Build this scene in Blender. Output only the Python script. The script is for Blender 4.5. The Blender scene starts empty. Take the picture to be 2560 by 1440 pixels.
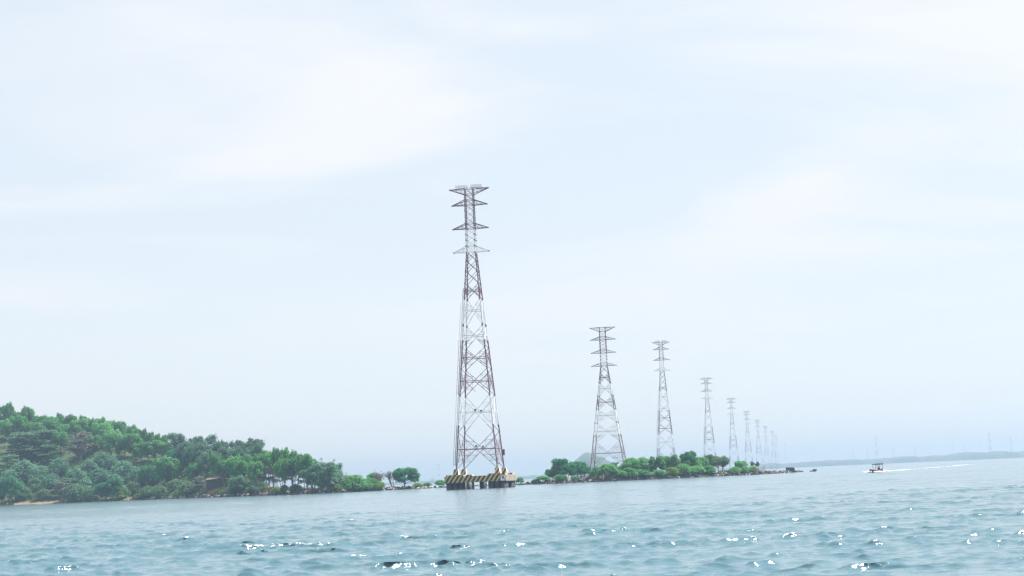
import bpy, math, random
import numpy as np
from mathutils import Vector, Matrix

# ------------------------------------------------------------------ camera, sky, sun, exposure
scene = bpy.context.scene
F = 4500.0                      # focal length in pixels of a 2560 wide picture
EYE = 2.22                      # eye height over the water, from a small boat
ROLL = math.radians(2.5)
PITCH = math.atan(477.5 / F)

cam_data = bpy.data.cameras.new('camera')
cam_data.sensor_width = 36.0
cam_data.lens = 36.0 * F / 2560.0
cam_data.clip_start = 0.5
cam_data.clip_end = 60000.0
cam = bpy.data.objects.new('camera', cam_data)
scene.collection.objects.link(cam)
CAM_M = Matrix.Translation((0, 0, EYE)) @ Matrix.Rotation(math.pi / 2 + PITCH, 4, 'X') @ Matrix.Rotation(-ROLL, 4, 'Z')
cam.matrix_world = CAM_M
scene.camera = cam

SUN_EL, SUN_AZ = math.radians(60), math.radians(66)     # azimuth clockwise from +Y
world = bpy.data.worlds.new('World')
scene.world = world
world.use_nodes = True
wn, wl = world.node_tree.nodes, world.node_tree.links
wn.clear()
w_out = wn.new('ShaderNodeOutputWorld')
w_bg = wn.new('ShaderNodeBackground')
w_bg.inputs['Strength'].default_value = 0.0635
sky = wn.new('ShaderNodeTexSky')
sky.sky_type = 'NISHITA'
sky.sun_disc = False
sky.sun_elevation = SUN_EL
sky.sun_rotation = SUN_AZ
sky.altitude = 0
sky.air_density = 1.0
sky.dust_density = 0.15
sky.ozone_density = 2.5
# thin high cloud: noise laid out on a plane far overhead
tc = wn.new('ShaderNodeTexCoord')
sep = wn.new('ShaderNodeSeparateXYZ'); wl.new(tc.outputs['Generated'], sep.inputs[0])
zc = wn.new('ShaderNodeMath'); zc.operation = 'MAXIMUM'; zc.inputs[1].default_value = 0.0; wl.new(sep.outputs['Z'], zc.inputs[0])
za = wn.new('ShaderNodeMath'); za.operation = 'ADD'; za.inputs[1].default_value = 0.055; wl.new(zc.outputs[0], za.inputs[0])
dx = wn.new('ShaderNodeMath'); dx.operation = 'DIVIDE'; wl.new(sep.outputs['X'], dx.inputs[0]); wl.new(za.outputs[0], dx.inputs[1])
dy = wn.new('ShaderNodeMath'); dy.operation = 'DIVIDE'; wl.new(sep.outputs['Y'], dy.inputs[0]); wl.new(za.outputs[0], dy.inputs[1])
cmb = wn.new('ShaderNodeCombineXYZ'); wl.new(dx.outputs[0], cmb.inputs[0]); wl.new(dy.outputs[0], cmb.inputs[1])
mp = wn.new('ShaderNodeMapping'); mp.inputs['Scale'].default_value = (0.75, 0.8, 1); mp.inputs['Rotation'].default_value = (0, 0, 0.35)
mp.inputs['Location'].default_value = (7.11, 11.13, 0)
wl.new(cmb.outputs[0], mp.inputs['Vector'])
n1 = wn.new('ShaderNodeTexNoise'); n1.inputs['Scale'].default_value = 0.9; n1.inputs['Detail'].default_value = 5; n1.inputs['Roughness'].default_value = 0.5
n1.inputs['Distortion'].default_value = 0.5
wl.new(mp.outputs[0], n1.inputs['Vector'])
cr = wn.new('ShaderNodeMapRange'); cr.interpolation_type = 'SMOOTHSTEP'
cr.inputs['From Min'].default_value = 0.42; cr.inputs['From Max'].default_value = 0.68
cr.inputs['To Min'].default_value = 0.0; cr.inputs['To Max'].default_value = 0.80
wl.new(n1.outputs['Fac'], cr.inputs['Value'])
wmix = wn.new('ShaderNodeMixRGB'); wmix.blend_type = 'MIX'
wmix.inputs['Color2'].default_value = (6.1, 6.15, 6.25, 1)
veil = wn.new('ShaderNodeMixRGB'); veil.inputs['Fac'].default_value = 0.86         # even high veil under the streaks
veil.inputs['Color2'].default_value = (5.15, 5.62, 6.05, 1)
wl.new(sky.outputs[0], veil.inputs['Color1'])
low = wn.new('ShaderNodeMapRange'); low.interpolation_type = 'SMOOTHSTEP'           # low down the thin cloud runs together
low.inputs['From Min'].default_value = 0.02; low.inputs['From Max'].default_value = 0.19
wl.new(sep.outputs['Z'], low.inputs['Value'])
lmx = wn.new('ShaderNodeMix'); lmx.data_type = 'FLOAT'; lmx.inputs['A'].default_value = 0.38
wl.new(low.outputs[0], lmx.inputs['Factor']); wl.new(cr.outputs[0], lmx.inputs['B'])
wl.new(lmx.outputs['Result'], wmix.inputs['Fac']); wl.new(veil.outputs[0], wmix.inputs['Color1'])
wl.new(wmix.outputs[0], w_bg.inputs['Color']); wl.new(w_bg.outputs[0], w_out.inputs['Surface'])

sun_vec = Vector((math.sin(SUN_AZ) * math.cos(SUN_EL), math.cos(SUN_AZ) * math.cos(SUN_EL), math.sin(SUN_EL)))
sl = bpy.data.lights.new('sun', 'SUN')
sl.energy = 5.0
sl.angle = math.radians(0.5)
sl.color = (1.0, 0.98, 0.945)
sun = bpy.data.objects.new('sun', sl)
scene.collection.objects.link(sun)
sun.rotation_euler = (-sun_vec).to_track_quat('-Z', 'Y').to_euler()

scene.view_settings.view_transform = 'Standard'
scene.view_settings.look = 'None'
scene.view_settings.gamma = 1.0
scene.view_settings.use_curve_mapping = False
scene.view_settings.exposure = 1.35
scene.render.engine = 'CYCLES'
scene.cycles.use_denoising = True
scene.cycles.filter_width = 1.4
scene.cycles.max_bounces = 6
scene.cycles.diffuse_bounces = 3
scene.cycles.glossy_bounces = 2
scene.cycles.transmission_bounces = 3
scene.cycles.volume_bounces = 1
scene.cycles.sample_clamp_indirect = 8.0

# ------------------------------------------------------------------ helpers
COL = scene.collection
rng = np.random.default_rng(7)
R = math.radians

def hor(px):                     # picture row of the horizon in a picture column
    return 1142.0 + (2560.0 - px) * math.tan(ROLL)

_M3 = CAM_M.to_3x3()
def at(px, py, Y):               # the point a distance Y ahead that is seen at a picture position
    d = _M3 @ Vector(((px - 1280.0) / F, (720.0 - py) / F, -1.0))
    t = Y / d.y
    return Vector((0, 0, EYE)) + d * t

def ground_x(px, Y):             # sideways place of a picture column taken along the horizon
    return at(px, hor(px), Y).x

def px_of(X, Y):                 # inverse of ground_x
    lo, hi = -3000.0, 6000.0
    for _ in range(40):
        m = (lo + hi) / 2
        if ground_x(m, Y) < X: lo = m
        else: hi = m
    return (lo + hi) / 2

def new_mesh(name, verts, faces, smooth=False):
    me = bpy.data.meshes.new(name)
    if isinstance(verts, np.ndarray) and isinstance(faces, np.ndarray):
        nv, nf, k = len(verts), len(faces), faces.shape[1]
        me.vertices.add(nv); me.vertices.foreach_set('co', verts.astype(np.float32).ravel())
        me.loops.add(nf * k); me.loops.foreach_set('vertex_index', faces.astype(np.int32).ravel())
        me.polygons.add(nf); me.polygons.foreach_set('loop_start', np.arange(0, nf * k, k, dtype=np.int32))
        me.update(calc_edges=True)
    else:
        me.from_pydata([tuple(v) for v in verts], [], [tuple(f) for f in faces])
    if smooth:
        me.polygons.foreach_set('use_smooth', np.ones(len(me.polygons), dtype=bool))
    me.update()
    return me

def link(name, data, mat=None, parent=None):
    o = bpy.data.objects.new(name, data)
    COL.objects.link(o)
    if mat is not None and data is not None:
        mats = mat if isinstance(mat, (list, tuple)) else [mat]
        if len(data.materials) == 0:
            for m in mats: data.materials.append(m)
    if parent is not None: o.parent = parent
    return o

def tag(o, label=None, cat=None, group=None, kind=None):
    if label: o['label'] = label
    if cat: o['category'] = cat
    if group: o['group'] = group
    if kind: o['kind'] = kind
    return o

def thing(name, loc, label, cat, group=None, rz=0.0):
    o = bpy.data.objects.new(name, None)
    o.empty_display_size = 0.5
    COL.objects.link(o)
    o.location = loc; o.rotation_euler = (0, 0, rz)
    return tag(o, label, cat, group)

def copy_tree(o, parent=None):
    c = o.copy(); COL.objects.link(c); c.parent = parent
    for ch in o.children: copy_tree(ch, c)
    return c

class MB:
    """collects bars, boxes and tubes into one mesh"""
    def __init__(s): s.v = []; s.f = []; s.m = []
    def add(s, v, f, mi=0):
        b = len(s.v); s.v += [tuple(x) for x in v]
        s.f += [tuple(i + b for i in q) for q in f]; s.m += [mi] * len(f); return s
    def box(s, c, size, mi=0):
        cx, cy, cz = c; hx, hy, hz = size[0] / 2, size[1] / 2, size[2] / 2
        v = [(cx + sx * hx, cy + sy * hy, cz + sz * hz) for sz in (-1, 1) for sy in (-1, 1) for sx in (-1, 1)]
        return s.add(v, [(0, 2, 3, 1), (4, 5, 7, 6), (0, 1, 5, 4), (2, 6, 7, 3), (0, 4, 6, 2), (1, 3, 7, 5)], mi)
    def tube(s, pts, rad, n=4, mi=0, cap=True):
        pts = [Vector(p) for p in pts]
        if not isinstance(rad, (list, tuple)): rad = [rad] * len(pts)
        rings = []; v = []
        for i, p in enumerate(pts):
            d = (pts[min(i + 1, len(pts) - 1)] - pts[max(i - 1, 0)])
            if d.length < 1e-6: d = Vector((0, 0, 1))
            d.normalize()
            a = Vector((0, 0, 1)) if abs(d.z) < 0.9 else Vector((1, 0, 0))
            e1 = d.cross(a).normalized(); e2 = d.cross(e1)
            for k in range(n):
                t = 2 * math.pi * (k + 0.5) / n
                v.append(p + (e1 * math.cos(t) + e2 * math.sin(t)) * rad[i])
        f = []
        for i in range(len(pts) - 1):
            for k in range(n):
                f.append((i * n + k, i * n + (k + 1) % n, (i + 1) * n + (k + 1) % n, (i + 1) * n + k))
        if cap:
            f.append(tuple(range(n - 1, -1, -1))); f.append(tuple((len(pts) - 1) * n + k for k in range(n)))
        return s.add(v, f, mi)
    def bar(s, a, b, w, mi=0):
        return s.tube([a, b], w * 0.7071, 4, mi)
    def mesh(s, name, smooth=False):
        me = new_mesh(name, s.v, s.f, smooth)
        if any(s.m): me.polygons.foreach_set('material_index', np.array(s.m, dtype=np.int32))
        return me
    def build(s, name, mat, parent=None, smooth=False):
        return link(name, s.mesh(name, smooth), mat, parent)

# ------------------------------------------------------------------ materials
def mat_new(name):
    m = bpy.data.materials.new(name); m.use_nodes = True
    nt = m.node_tree; nt.nodes.clear()
    out = nt.nodes.new('ShaderNodeOutputMaterial')
    p = nt.nodes.new('ShaderNodeBsdfPrincipled')
    nt.links.new(p.outputs[0], out.inputs['Surface'])
    return m, nt, p, out

def simple(name, c1, c2=None, scale=3.0, rough=0.8, detail=4, metallic=0.0, bump=0.0, coords='Object', spec=0.3):
    m, nt, p, out = mat_new(name)
    p.inputs['Roughness'].default_value = rough
    p.inputs['Metallic'].default_value = metallic
    p.inputs['Specular IOR Level'].default_value = spec
    if c2 is None: c2 = tuple(x * 0.75 for x in c1)
    t = nt.nodes.new('ShaderNodeTexCoord')
    n = nt.nodes.new('ShaderNodeTexNoise'); n.inputs['Scale'].default_value = scale; n.inputs['Detail'].default_value = detail
    nt.links.new(t.outputs[coords], n.inputs['Vector'])
    r = nt.nodes.new('ShaderNodeValToRGB')
    r.color_ramp.elements[0].position = 0.35; r.color_ramp.elements[0].color = (*c2, 1)
    r.color_ramp.elements[1].position = 0.65; r.color_ramp.elements[1].color = (*c1, 1)
    nt.links.new(n.outputs['Fac'], r.inputs[0]); nt.links.new(r.outputs[0], p.inputs['Base Color'])
    if bump > 0:
        b = nt.nodes.new('ShaderNodeBump'); b.inputs['Strength'].default_value = bump; b.inputs['Distance'].default_value = 0.2
        nt.links.new(n.outputs['Fac'], b.inputs['Height']); nt.links.new(b.outputs[0], p.inputs['Normal'])
    return m

def leaf_mat(name, c_lo, c_hi, trans=0.35, var=0.5):
    m, nt, p, out = mat_new(name)
    nt.nodes.remove(p)
    oi = nt.nodes.new('ShaderNodeObjectInfo')
    geo = nt.nodes.new('ShaderNodeNewGeometry')
    tcn = nt.nodes.new('ShaderNodeTexCoord')
    ns = nt.nodes.new('ShaderNodeTexNoise'); ns.inputs['Scale'].default_value = 6.0; ns.inputs['Detail'].default_value = 2
    nt.links.new(tcn.outputs['Object'], ns.inputs['Vector'])
    a1 = nt.nodes.new('ShaderNodeMath'); a1.operation = 'MULTIPLY_ADD'; a1.inputs[1].default_value = var; nt.links.new(oi.outputs['Random'], a1.inputs[0])
    a2 = nt.nodes.new('ShaderNodeMath'); a2.operation = 'MULTIPLY'; a2.inputs[1].default_value = 0.35; nt.links.new(geo.outputs['Random Per Island'], a2.inputs[0])
    nt.links.new(a2.outputs[0], a1.inputs[2])
    a3 = nt.nodes.new('ShaderNodeMath'); a3.operation = 'MULTIPLY_ADD'; a3.inputs[1].default_value = 0.5
    nt.links.new(ns.outputs['Fac'], a3.inputs[0]); nt.links.new(a1.outputs[0], a3.inputs[2])
    a4 = nt.nodes.new('ShaderNodeMath'); a4.operation = 'SUBTRACT'; a4.use_clamp = True; a4.inputs[1].default_value = 0.18; nt.links.new(a3.outputs[0], a4.inputs[0])
    mx = nt.nodes.new('ShaderNodeMixRGB'); mx.inputs['Color1'].default_value = (*c_lo, 1); mx.inputs['Color2'].default_value = (*c_hi, 1)
    nt.links.new(a4.outputs[0], mx.inputs['Fac'])
    d = nt.nodes.new('ShaderNodeBsdfDiffuse'); tr = nt.nodes.new('ShaderNodeBsdfTranslucent')
    nt.links.new(mx.outputs[0], d.inputs['Color']); nt.links.new(mx.outputs[0], tr.inputs['Color'])
    ms = nt.nodes.new('ShaderNodeMixShader'); ms.inputs['Fac'].default_value = trans
    nt.links.new(d.outputs[0], ms.inputs[1]); nt.links.new(tr.outputs[0], ms.inputs[2])
    nt.links.new(ms.outputs[0], out.inputs['Surface'])
    return m

RED = (0.14, 0.048, 0.066); WHT = (0.70, 0.70, 0.70)
def banded(name, bounds, top_first='red'):
    """bounds: heights (m) where red and white paint alternate, from the base (red) up"""
    m, nt, p, out = mat_new(name)
    p.inputs['Roughness'].default_value = 0.5
    t = nt.nodes.new('ShaderNodeTexCoord'); s = nt.nodes.new('ShaderNodeSeparateXYZ')
    nt.links.new(t.outputs['Object'], s.inputs[0])
    n = nt.nodes.new('ShaderNodeTexNoise'); n.inputs['Scale'].default_value = 0.8; n.inputs['Detail'].default_value = 5
    nt.links.new(t.outputs['Object'], n.inputs['Vector'])
    mr = nt.nodes.new('ShaderNodeMath'); mr.operation = 'DIVIDE'; mr.inputs[1].default_value = 100.0
    nt.links.new(s.outputs['Z'], mr.inputs[0])
    r = nt.nodes.new('ShaderNodeValToRGB'); r.color_ramp.interpolation = 'CONSTANT'
    els = r.color_ramp.elements
    els[0].position = 0.0; els[0].color = (*RED, 1)
    els.remove(els[1])
    for i, b in enumerate(bounds):
        e = els.new(b / 100.0); e.color = (*(WHT if i % 2 == 0 else RED), 1)
    nt.links.new(mr.outputs[0], r.inputs[0])
    mx = nt.nodes.new('ShaderNodeMixRGB'); mx.blend_type = 'MULTIPLY'; mx.inputs['Fac'].default_value = 0.35
    nt.links.new(r.outputs[0], mx.inputs['Color1']); nt.links.new(n.outputs['Fac'], mx.inputs['Color2'])
    nt.links.new(mx.outputs[0], p.inputs['Base Color'])
    return m

M = {}
M['steel'] = simple('galvanised_steel', (0.20, 0.21, 0.23), (0.10, 0.10, 0.11), 2.0, 0.55, spec=0.4)
M['concrete'] = simple('pale_concrete', (0.45, 0.385, 0.31), (0.33, 0.275, 0.22), 1.2, 0.9)
M['concrete_grey'] = simple('weathered_concrete', (0.42, 0.42, 0.40), (0.28, 0.28, 0.27), 0.9, 0.9)
M['pile'] = simple('tarred_steel_pile', (0.040, 0.048, 0.055), (0.018, 0.022, 0.026), 0.8, 0.6, spec=0.35)
M['white'] = simple('white_paint', (0.80, 0.80, 0.80), (0.68, 0.68, 0.68), 1.5, 0.6)
M['black'] = simple('dark_paint', (0.035, 0.035, 0.04), (0.02, 0.02, 0.025), 2.0, 0.6)
M['redp'] = simple('red_paint', (0.42, 0.05, 0.045), (0.30, 0.03, 0.03), 2.0, 0.5)
M['bark'] = simple('bark', (0.15, 0.12, 0.10), (0.07, 0.055, 0.05), 6.0, 0.9)
M['bark_pale'] = simple('pale_bark', (0.26, 0.22, 0.20), (0.15, 0.12, 0.11), 6.0, 0.9)
M['rock'] = simple('dark_rock', (0.085, 0.08, 0.08), (0.035, 0.035, 0.038), 1.4, 0.85, bump=0.6)
M['rock_mid'] = simple('grey_rock', (0.17, 0.16, 0.155), (0.08, 0.075, 0.075), 1.4, 0.85, bump=0.6)
M['rock_pale'] = simple('pale_rock', (0.42, 0.39, 0.36), (0.26, 0.23, 0.21), 1.4, 0.85, bump=0.4)
M['plank'] = simple('dark_plank', (0.085, 0.07, 0.065), (0.04, 0.035, 0.035), 2.5, 0.85)
M['thatch'] = simple('old_roofing', (0.13, 0.105, 0.09), (0.06, 0.05, 0.045), 2.0, 0.9)
M['cloth_dark'] = simple('dark_cloth', (0.030, 0.036, 0.045), (0.02, 0.022, 0.028), 5.0, 0.9)
M['skin'] = simple('skin', (0.30, 0.18, 0.12), (0.25, 0.14, 0.09), 5.0, 0.6)
M['foam'] = simple('sea_foam', (0.86, 0.87, 0.88), (0.74, 0.77, 0.79), 3.0, 0.8, coords='Object')
M['hill'] = simple('far_wood', (0.045, 0.075, 0.04), (0.03, 0.05, 0.03), 0.02, 0.95)
M['leaf_green'] = leaf_mat('leaf_green', (0.055, 0.173, 0.062), (0.176, 0.415, 0.142), 0.5)
M['leaf_dark'] = leaf_mat('leaf_dark_green', (0.032, 0.142, 0.068), (0.085, 0.284, 0.126), 0.5)
M['leaf_grey'] = leaf_mat('leaf_grey_green', (0.065, 0.131, 0.092), (0.141, 0.246, 0.155), 0.45)
M['leaf_olive'] = leaf_mat('leaf_olive', (0.062, 0.127, 0.068), (0.163, 0.276, 0.134), 0.4)
M['leaf_brown'] = leaf_mat('leaf_dry_brown', (0.092, 0.088, 0.076), (0.190, 0.184, 0.151), 0.2)
M['leaf_yellow'] = leaf_mat('leaf_yellow_green', (0.071, 0.154, 0.030), (0.196, 0.323, 0.058), 0.4)
M['leaf_silver'] = leaf_mat('leaf_silver_green', (0.059, 0.146, 0.092), (0.163, 0.315, 0.193), 0.4)
M['grass_dry'] = leaf_mat('dry_grass', (0.092, 0.077, 0.034), (0.222, 0.207, 0.109), 0.3)
M['under'] = leaf_mat('undergrowth_leaf', (0.039, 0.092, 0.042), (0.117, 0.207, 0.092), 0.3)

def stripes(name, period, k, yel=(0.60, 0.42, 0.10)):
    m, nt, p, out = mat_new(name)
    p.inputs['Roughness'].default_value = 0.8
    t = nt.nodes.new('ShaderNodeTexCoord'); s = nt.nodes.new('ShaderNodeSeparateXYZ')
    nt.links.new(t.outputs['Object'], s.inputs[0])
    a = nt.nodes.new('ShaderNodeMath'); a.operation = 'MULTIPLY_ADD'; a.inputs[1].default_value = -k
    nt.links.new(s.outputs['Z'], a.inputs[0])
    b = nt.nodes.new('ShaderNodeMath'); b.operation = 'ADD'
    nt.links.new(s.outputs['X'], b.inputs[0]); nt.links.new(s.outputs['Y'], b.inputs[1])
    nt.links.new(s.outputs['X'], a.inputs[2])
    d = nt.nodes.new('ShaderNodeMath'); d.operation = 'DIVIDE'; d.inputs[1].default_value = period; nt.links.new(a.outputs[0], d.inputs[0])
    fr = nt.nodes.new('ShaderNodeMath'); fr.operation = 'FRACT'; nt.links.new(d.outputs[0], fr.inputs[0])
    g = nt.nodes.new('ShaderNodeMath'); g.operation = 'GREATER_THAN'; g.inputs[1].default_value = 0.5; nt.links.new(fr.outputs[0], g.inputs[0])
    mx = nt.nodes.new('ShaderNodeMixRGB'); mx.inputs['Color1'].default_value = (0.03, 0.03, 0.038, 1); mx.inputs['Color2'].default_value = (*yel, 1)
    nt.links.new(g.outputs[0], mx.inputs['Fac'])
    n = nt.nodes.new('ShaderNodeTexNoise'); n.inputs['Scale'].default_value = 1.3; n.inputs['Detail'].default_value = 6
    nt.links.new(t.outputs['Object'], n.inputs['Vector'])
    rr = nt.nodes.new('ShaderNodeMapRange'); rr.inputs['From Min'].default_value = 0.3; rr.inputs['From Max'].default_value = 0.7
    rr.inputs['To Min'].default_value = 0.72; rr.inputs['To Max'].default_value = 1.0
    nt.links.new(n.outputs['Fac'], rr.inputs['Value'])
    sm = nt.nodes.new('ShaderNodeMapping'); sm.inputs['Scale'].default_value = (2.6, 2.6, 0.35); nt.links.new(t.outputs['Object'], sm.inputs['Vector'])
    sn = nt.nodes.new('ShaderNodeTexNoise'); sn.inputs['Scale'].default_value = 1.0; sn.inputs['Detail'].default_value = 5; nt.links.new(sm.outputs[0], sn.inputs['Vector'])
    sr = nt.nodes.new('ShaderNodeMapRange'); sr.inputs['From Min'].default_value = 0.54; sr.inputs['From Max'].default_value = 0.74; sr.inputs['To Max'].default_value = 0.3
    nt.links.new(sn.outputs['Fac'], sr.inputs['Value'])
    wm_ = nt.nodes.new('ShaderNodeMixRGB'); wm_.inputs['Color2'].default_value = (0.24, 0.19, 0.14, 1)
    nt.links.new(sr.outputs[0], wm_.inputs['Fac']); nt.links.new(mx.outputs[0], wm_.inputs['Color1']); mx = wm_
    m2 = nt.nodes.new('ShaderNodeMixRGB'); m2.blend_type = 'MULTIPLY'; m2.inputs['Fac'].default_value = 1.0
    nt.links.new(mx.outputs[0], m2.inputs['Color1']); nt.links.new(rr.outputs[0], m2.inputs['Color2'])
    nt.links.new(m2.outputs[0], p.inputs['Base Color'])
    return m
M['stripe_beam'] = stripes('hazard_stripes_beam', 1.24, 0.67, (0.52, 0.38, 0.13))
M['stripe_ped'] = stripes('hazard_stripes_pedestal', 1.24, 0.67, (0.58, 0.40, 0.09))

# ------------------------------------------------------------------ the sea
def build_sea():
    r = [6.0]
    while r[-1] < 36: r.append(r[-1] * 1.02)
    while r[-1] < 150: r.append(r[-1] * 1.0017)
    while r[-1] < 420: r.append(r[-1] * 1.0027)
    while r[-1] < 800: r.append(r[-1] * 1.005)
    while r[-1] < 11000: r.append(r[-1] * 1.02)
    r = np.array(r)
    th_in = np.arange(-17.5, 17.5001, 0.06)
    th_o = np.concatenate([np.arange(17.8, 26, 0.3), np.arange(26.5, 76, 2.0)])
    th = np.radians(np.concatenate([-th_o[::-1], th_in, th_o]))
    RR, TT = np.meshgrid(r, th, indexing='ij')
    X0 = RR * np.sin(TT); Y0 = RR * np.cos(TT)
    dr = np.gradient(r)[:, None]
    g = np.random.default_rng(21)
    N = 130
    lam = np.exp(np.concatenate([g.uniform(math.log(0.32), math.log(1.6), 84), g.uniform(math.log(1.6), math.log(6.5), N - 84)]))
    wind = R(-76)                                   # waves run towards the viewer and to the left
    ang = wind + g.normal(0, 1, N) * np.where(lam < 1.6, 0.72, 0.45)
    slope = np.where(lam > 3.5, 0.009, np.where(lam > 1.6, 0.0105, 0.036))
    amp = slope * lam / (2 * math.pi)
    ph = g.uniform(0, 2 * math.pi, N)
    X = X0.copy(); Y = Y0.copy(); Z = np.zeros_like(X0); J = np.zeros_like(X0)
    gust = 0.50 + 0.85 * (np.sin(X0 * 0.043 + 1.3 + 0.9 * np.sin(Y0 * 0.021)) * np.sin(Y0 * 0.031 + 0.6 * np.sin(X0 * 0.05)) * 0.5 + 0.5)
    pn = np.zeros_like(X0)                          # wave groups: steep chop comes in patches
    for i in range(14):
        l_ = g.uniform(1.8, 8.0); a_ = g.uniform(0, 6.28)
        pn += np.sin(2 * math.pi / l_ * (0.55 * math.cos(a_) * X0 + math.sin(a_) * Y0) + g.uniform(0, 6.28))
    pn /= math.sqrt(7.0)
    tq = np.clip((pn - 0.1) / 1.9, 0, 1)
    chop = 0.68 + 0.9 * tq * tq * (3 - 2 * tq)
    for i in range(N):
        k = 2 * math.pi / lam[i]
        kx, ky = math.cos(ang[i]), math.sin(ang[i])
        fade = np.clip((lam[i] / dr - 1.8) / 2.0, 0, 1)
        keep = int(np.searchsorted(-fade[:, 0], -1e-6))
        if keep < 2: continue
        s = slice(0, keep)
        p = k * (kx * X0[s] + ky * Y0[s]) + ph[i]
        a = amp[i] * fade[s] * gust[s] * (chop[s] if lam[i] < 2.6 else 0.75)
        c, sn = np.cos(p), np.sin(p)
        Z[s] += a * (c if lam[i] >= 2.6 else 0.45 * c + 0.6 * (1.273 - 2 * np.abs(np.sin(0.5 * p))))   # short waves have sharp crests
        X[s] -= 1.15 * a * kx * sn; Y[s] -= 1.15 * a * ky * sn
        J[s] += a * k * c
    sig = Z[(r > 30) & (r < 200)].std()            # crests drawn up and peaked, troughs flattened
    Z = 0.74 * sig * (np.exp(0.36 * np.clip(Z / sig, -4, 3.0)) - 1) / 0.36
    V = np.stack([X, Y, Z], -1).reshape(-1, 3)
    nr, nc = RR.shape
    idx = np.arange(nr * nc).reshape(nr, nc)
    Q = np.stack([idx[:-1, :-1], idx[:-1, 1:], idx[1:, 1:], idx[1:, :-1]], -1).reshape(-1, 4)
    me = new_mesh('sea', V, Q, True)
    near = (r > 30) & (r < 300)
    th1 = np.percentile(J[near], 99.6); foam = np.clip((J - th1) / (0.35 * th1), 0, 1)
    # a few breaking crests only
    patch = np.sin(X0 * 0.21 + 2.0 * np.sin(Y0 * 0.13)) * np.sin(Y0 * 0.17 + 1.7 * np.sin(X0 * 0.11))
    foam *= np.clip((patch - 0.15) * 4, 0, 1)
    lost = np.clip((dr - 0.15) / 0.6, 0, 1) * np.ones_like(X0)
    al = me.attributes.new('fine_chop', 'FLOAT', 'POINT'); al.data.foreach_set('value', lost.astype(np.float32).ravel())
    crest = np.clip((Z / sig + 0.2) / 2.0, 0, 1) * chop
    ac = me.attributes.new('crest', 'FLOAT', 'POINT'); ac.data.foreach_set('value', crest.astype(np.float32).ravel())
    at_ = me.attributes.new('foam', 'FLOAT', 'POINT')
    at_.data.foreach_set('value', foam.astype(np.float32).ravel())
    return me

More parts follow.
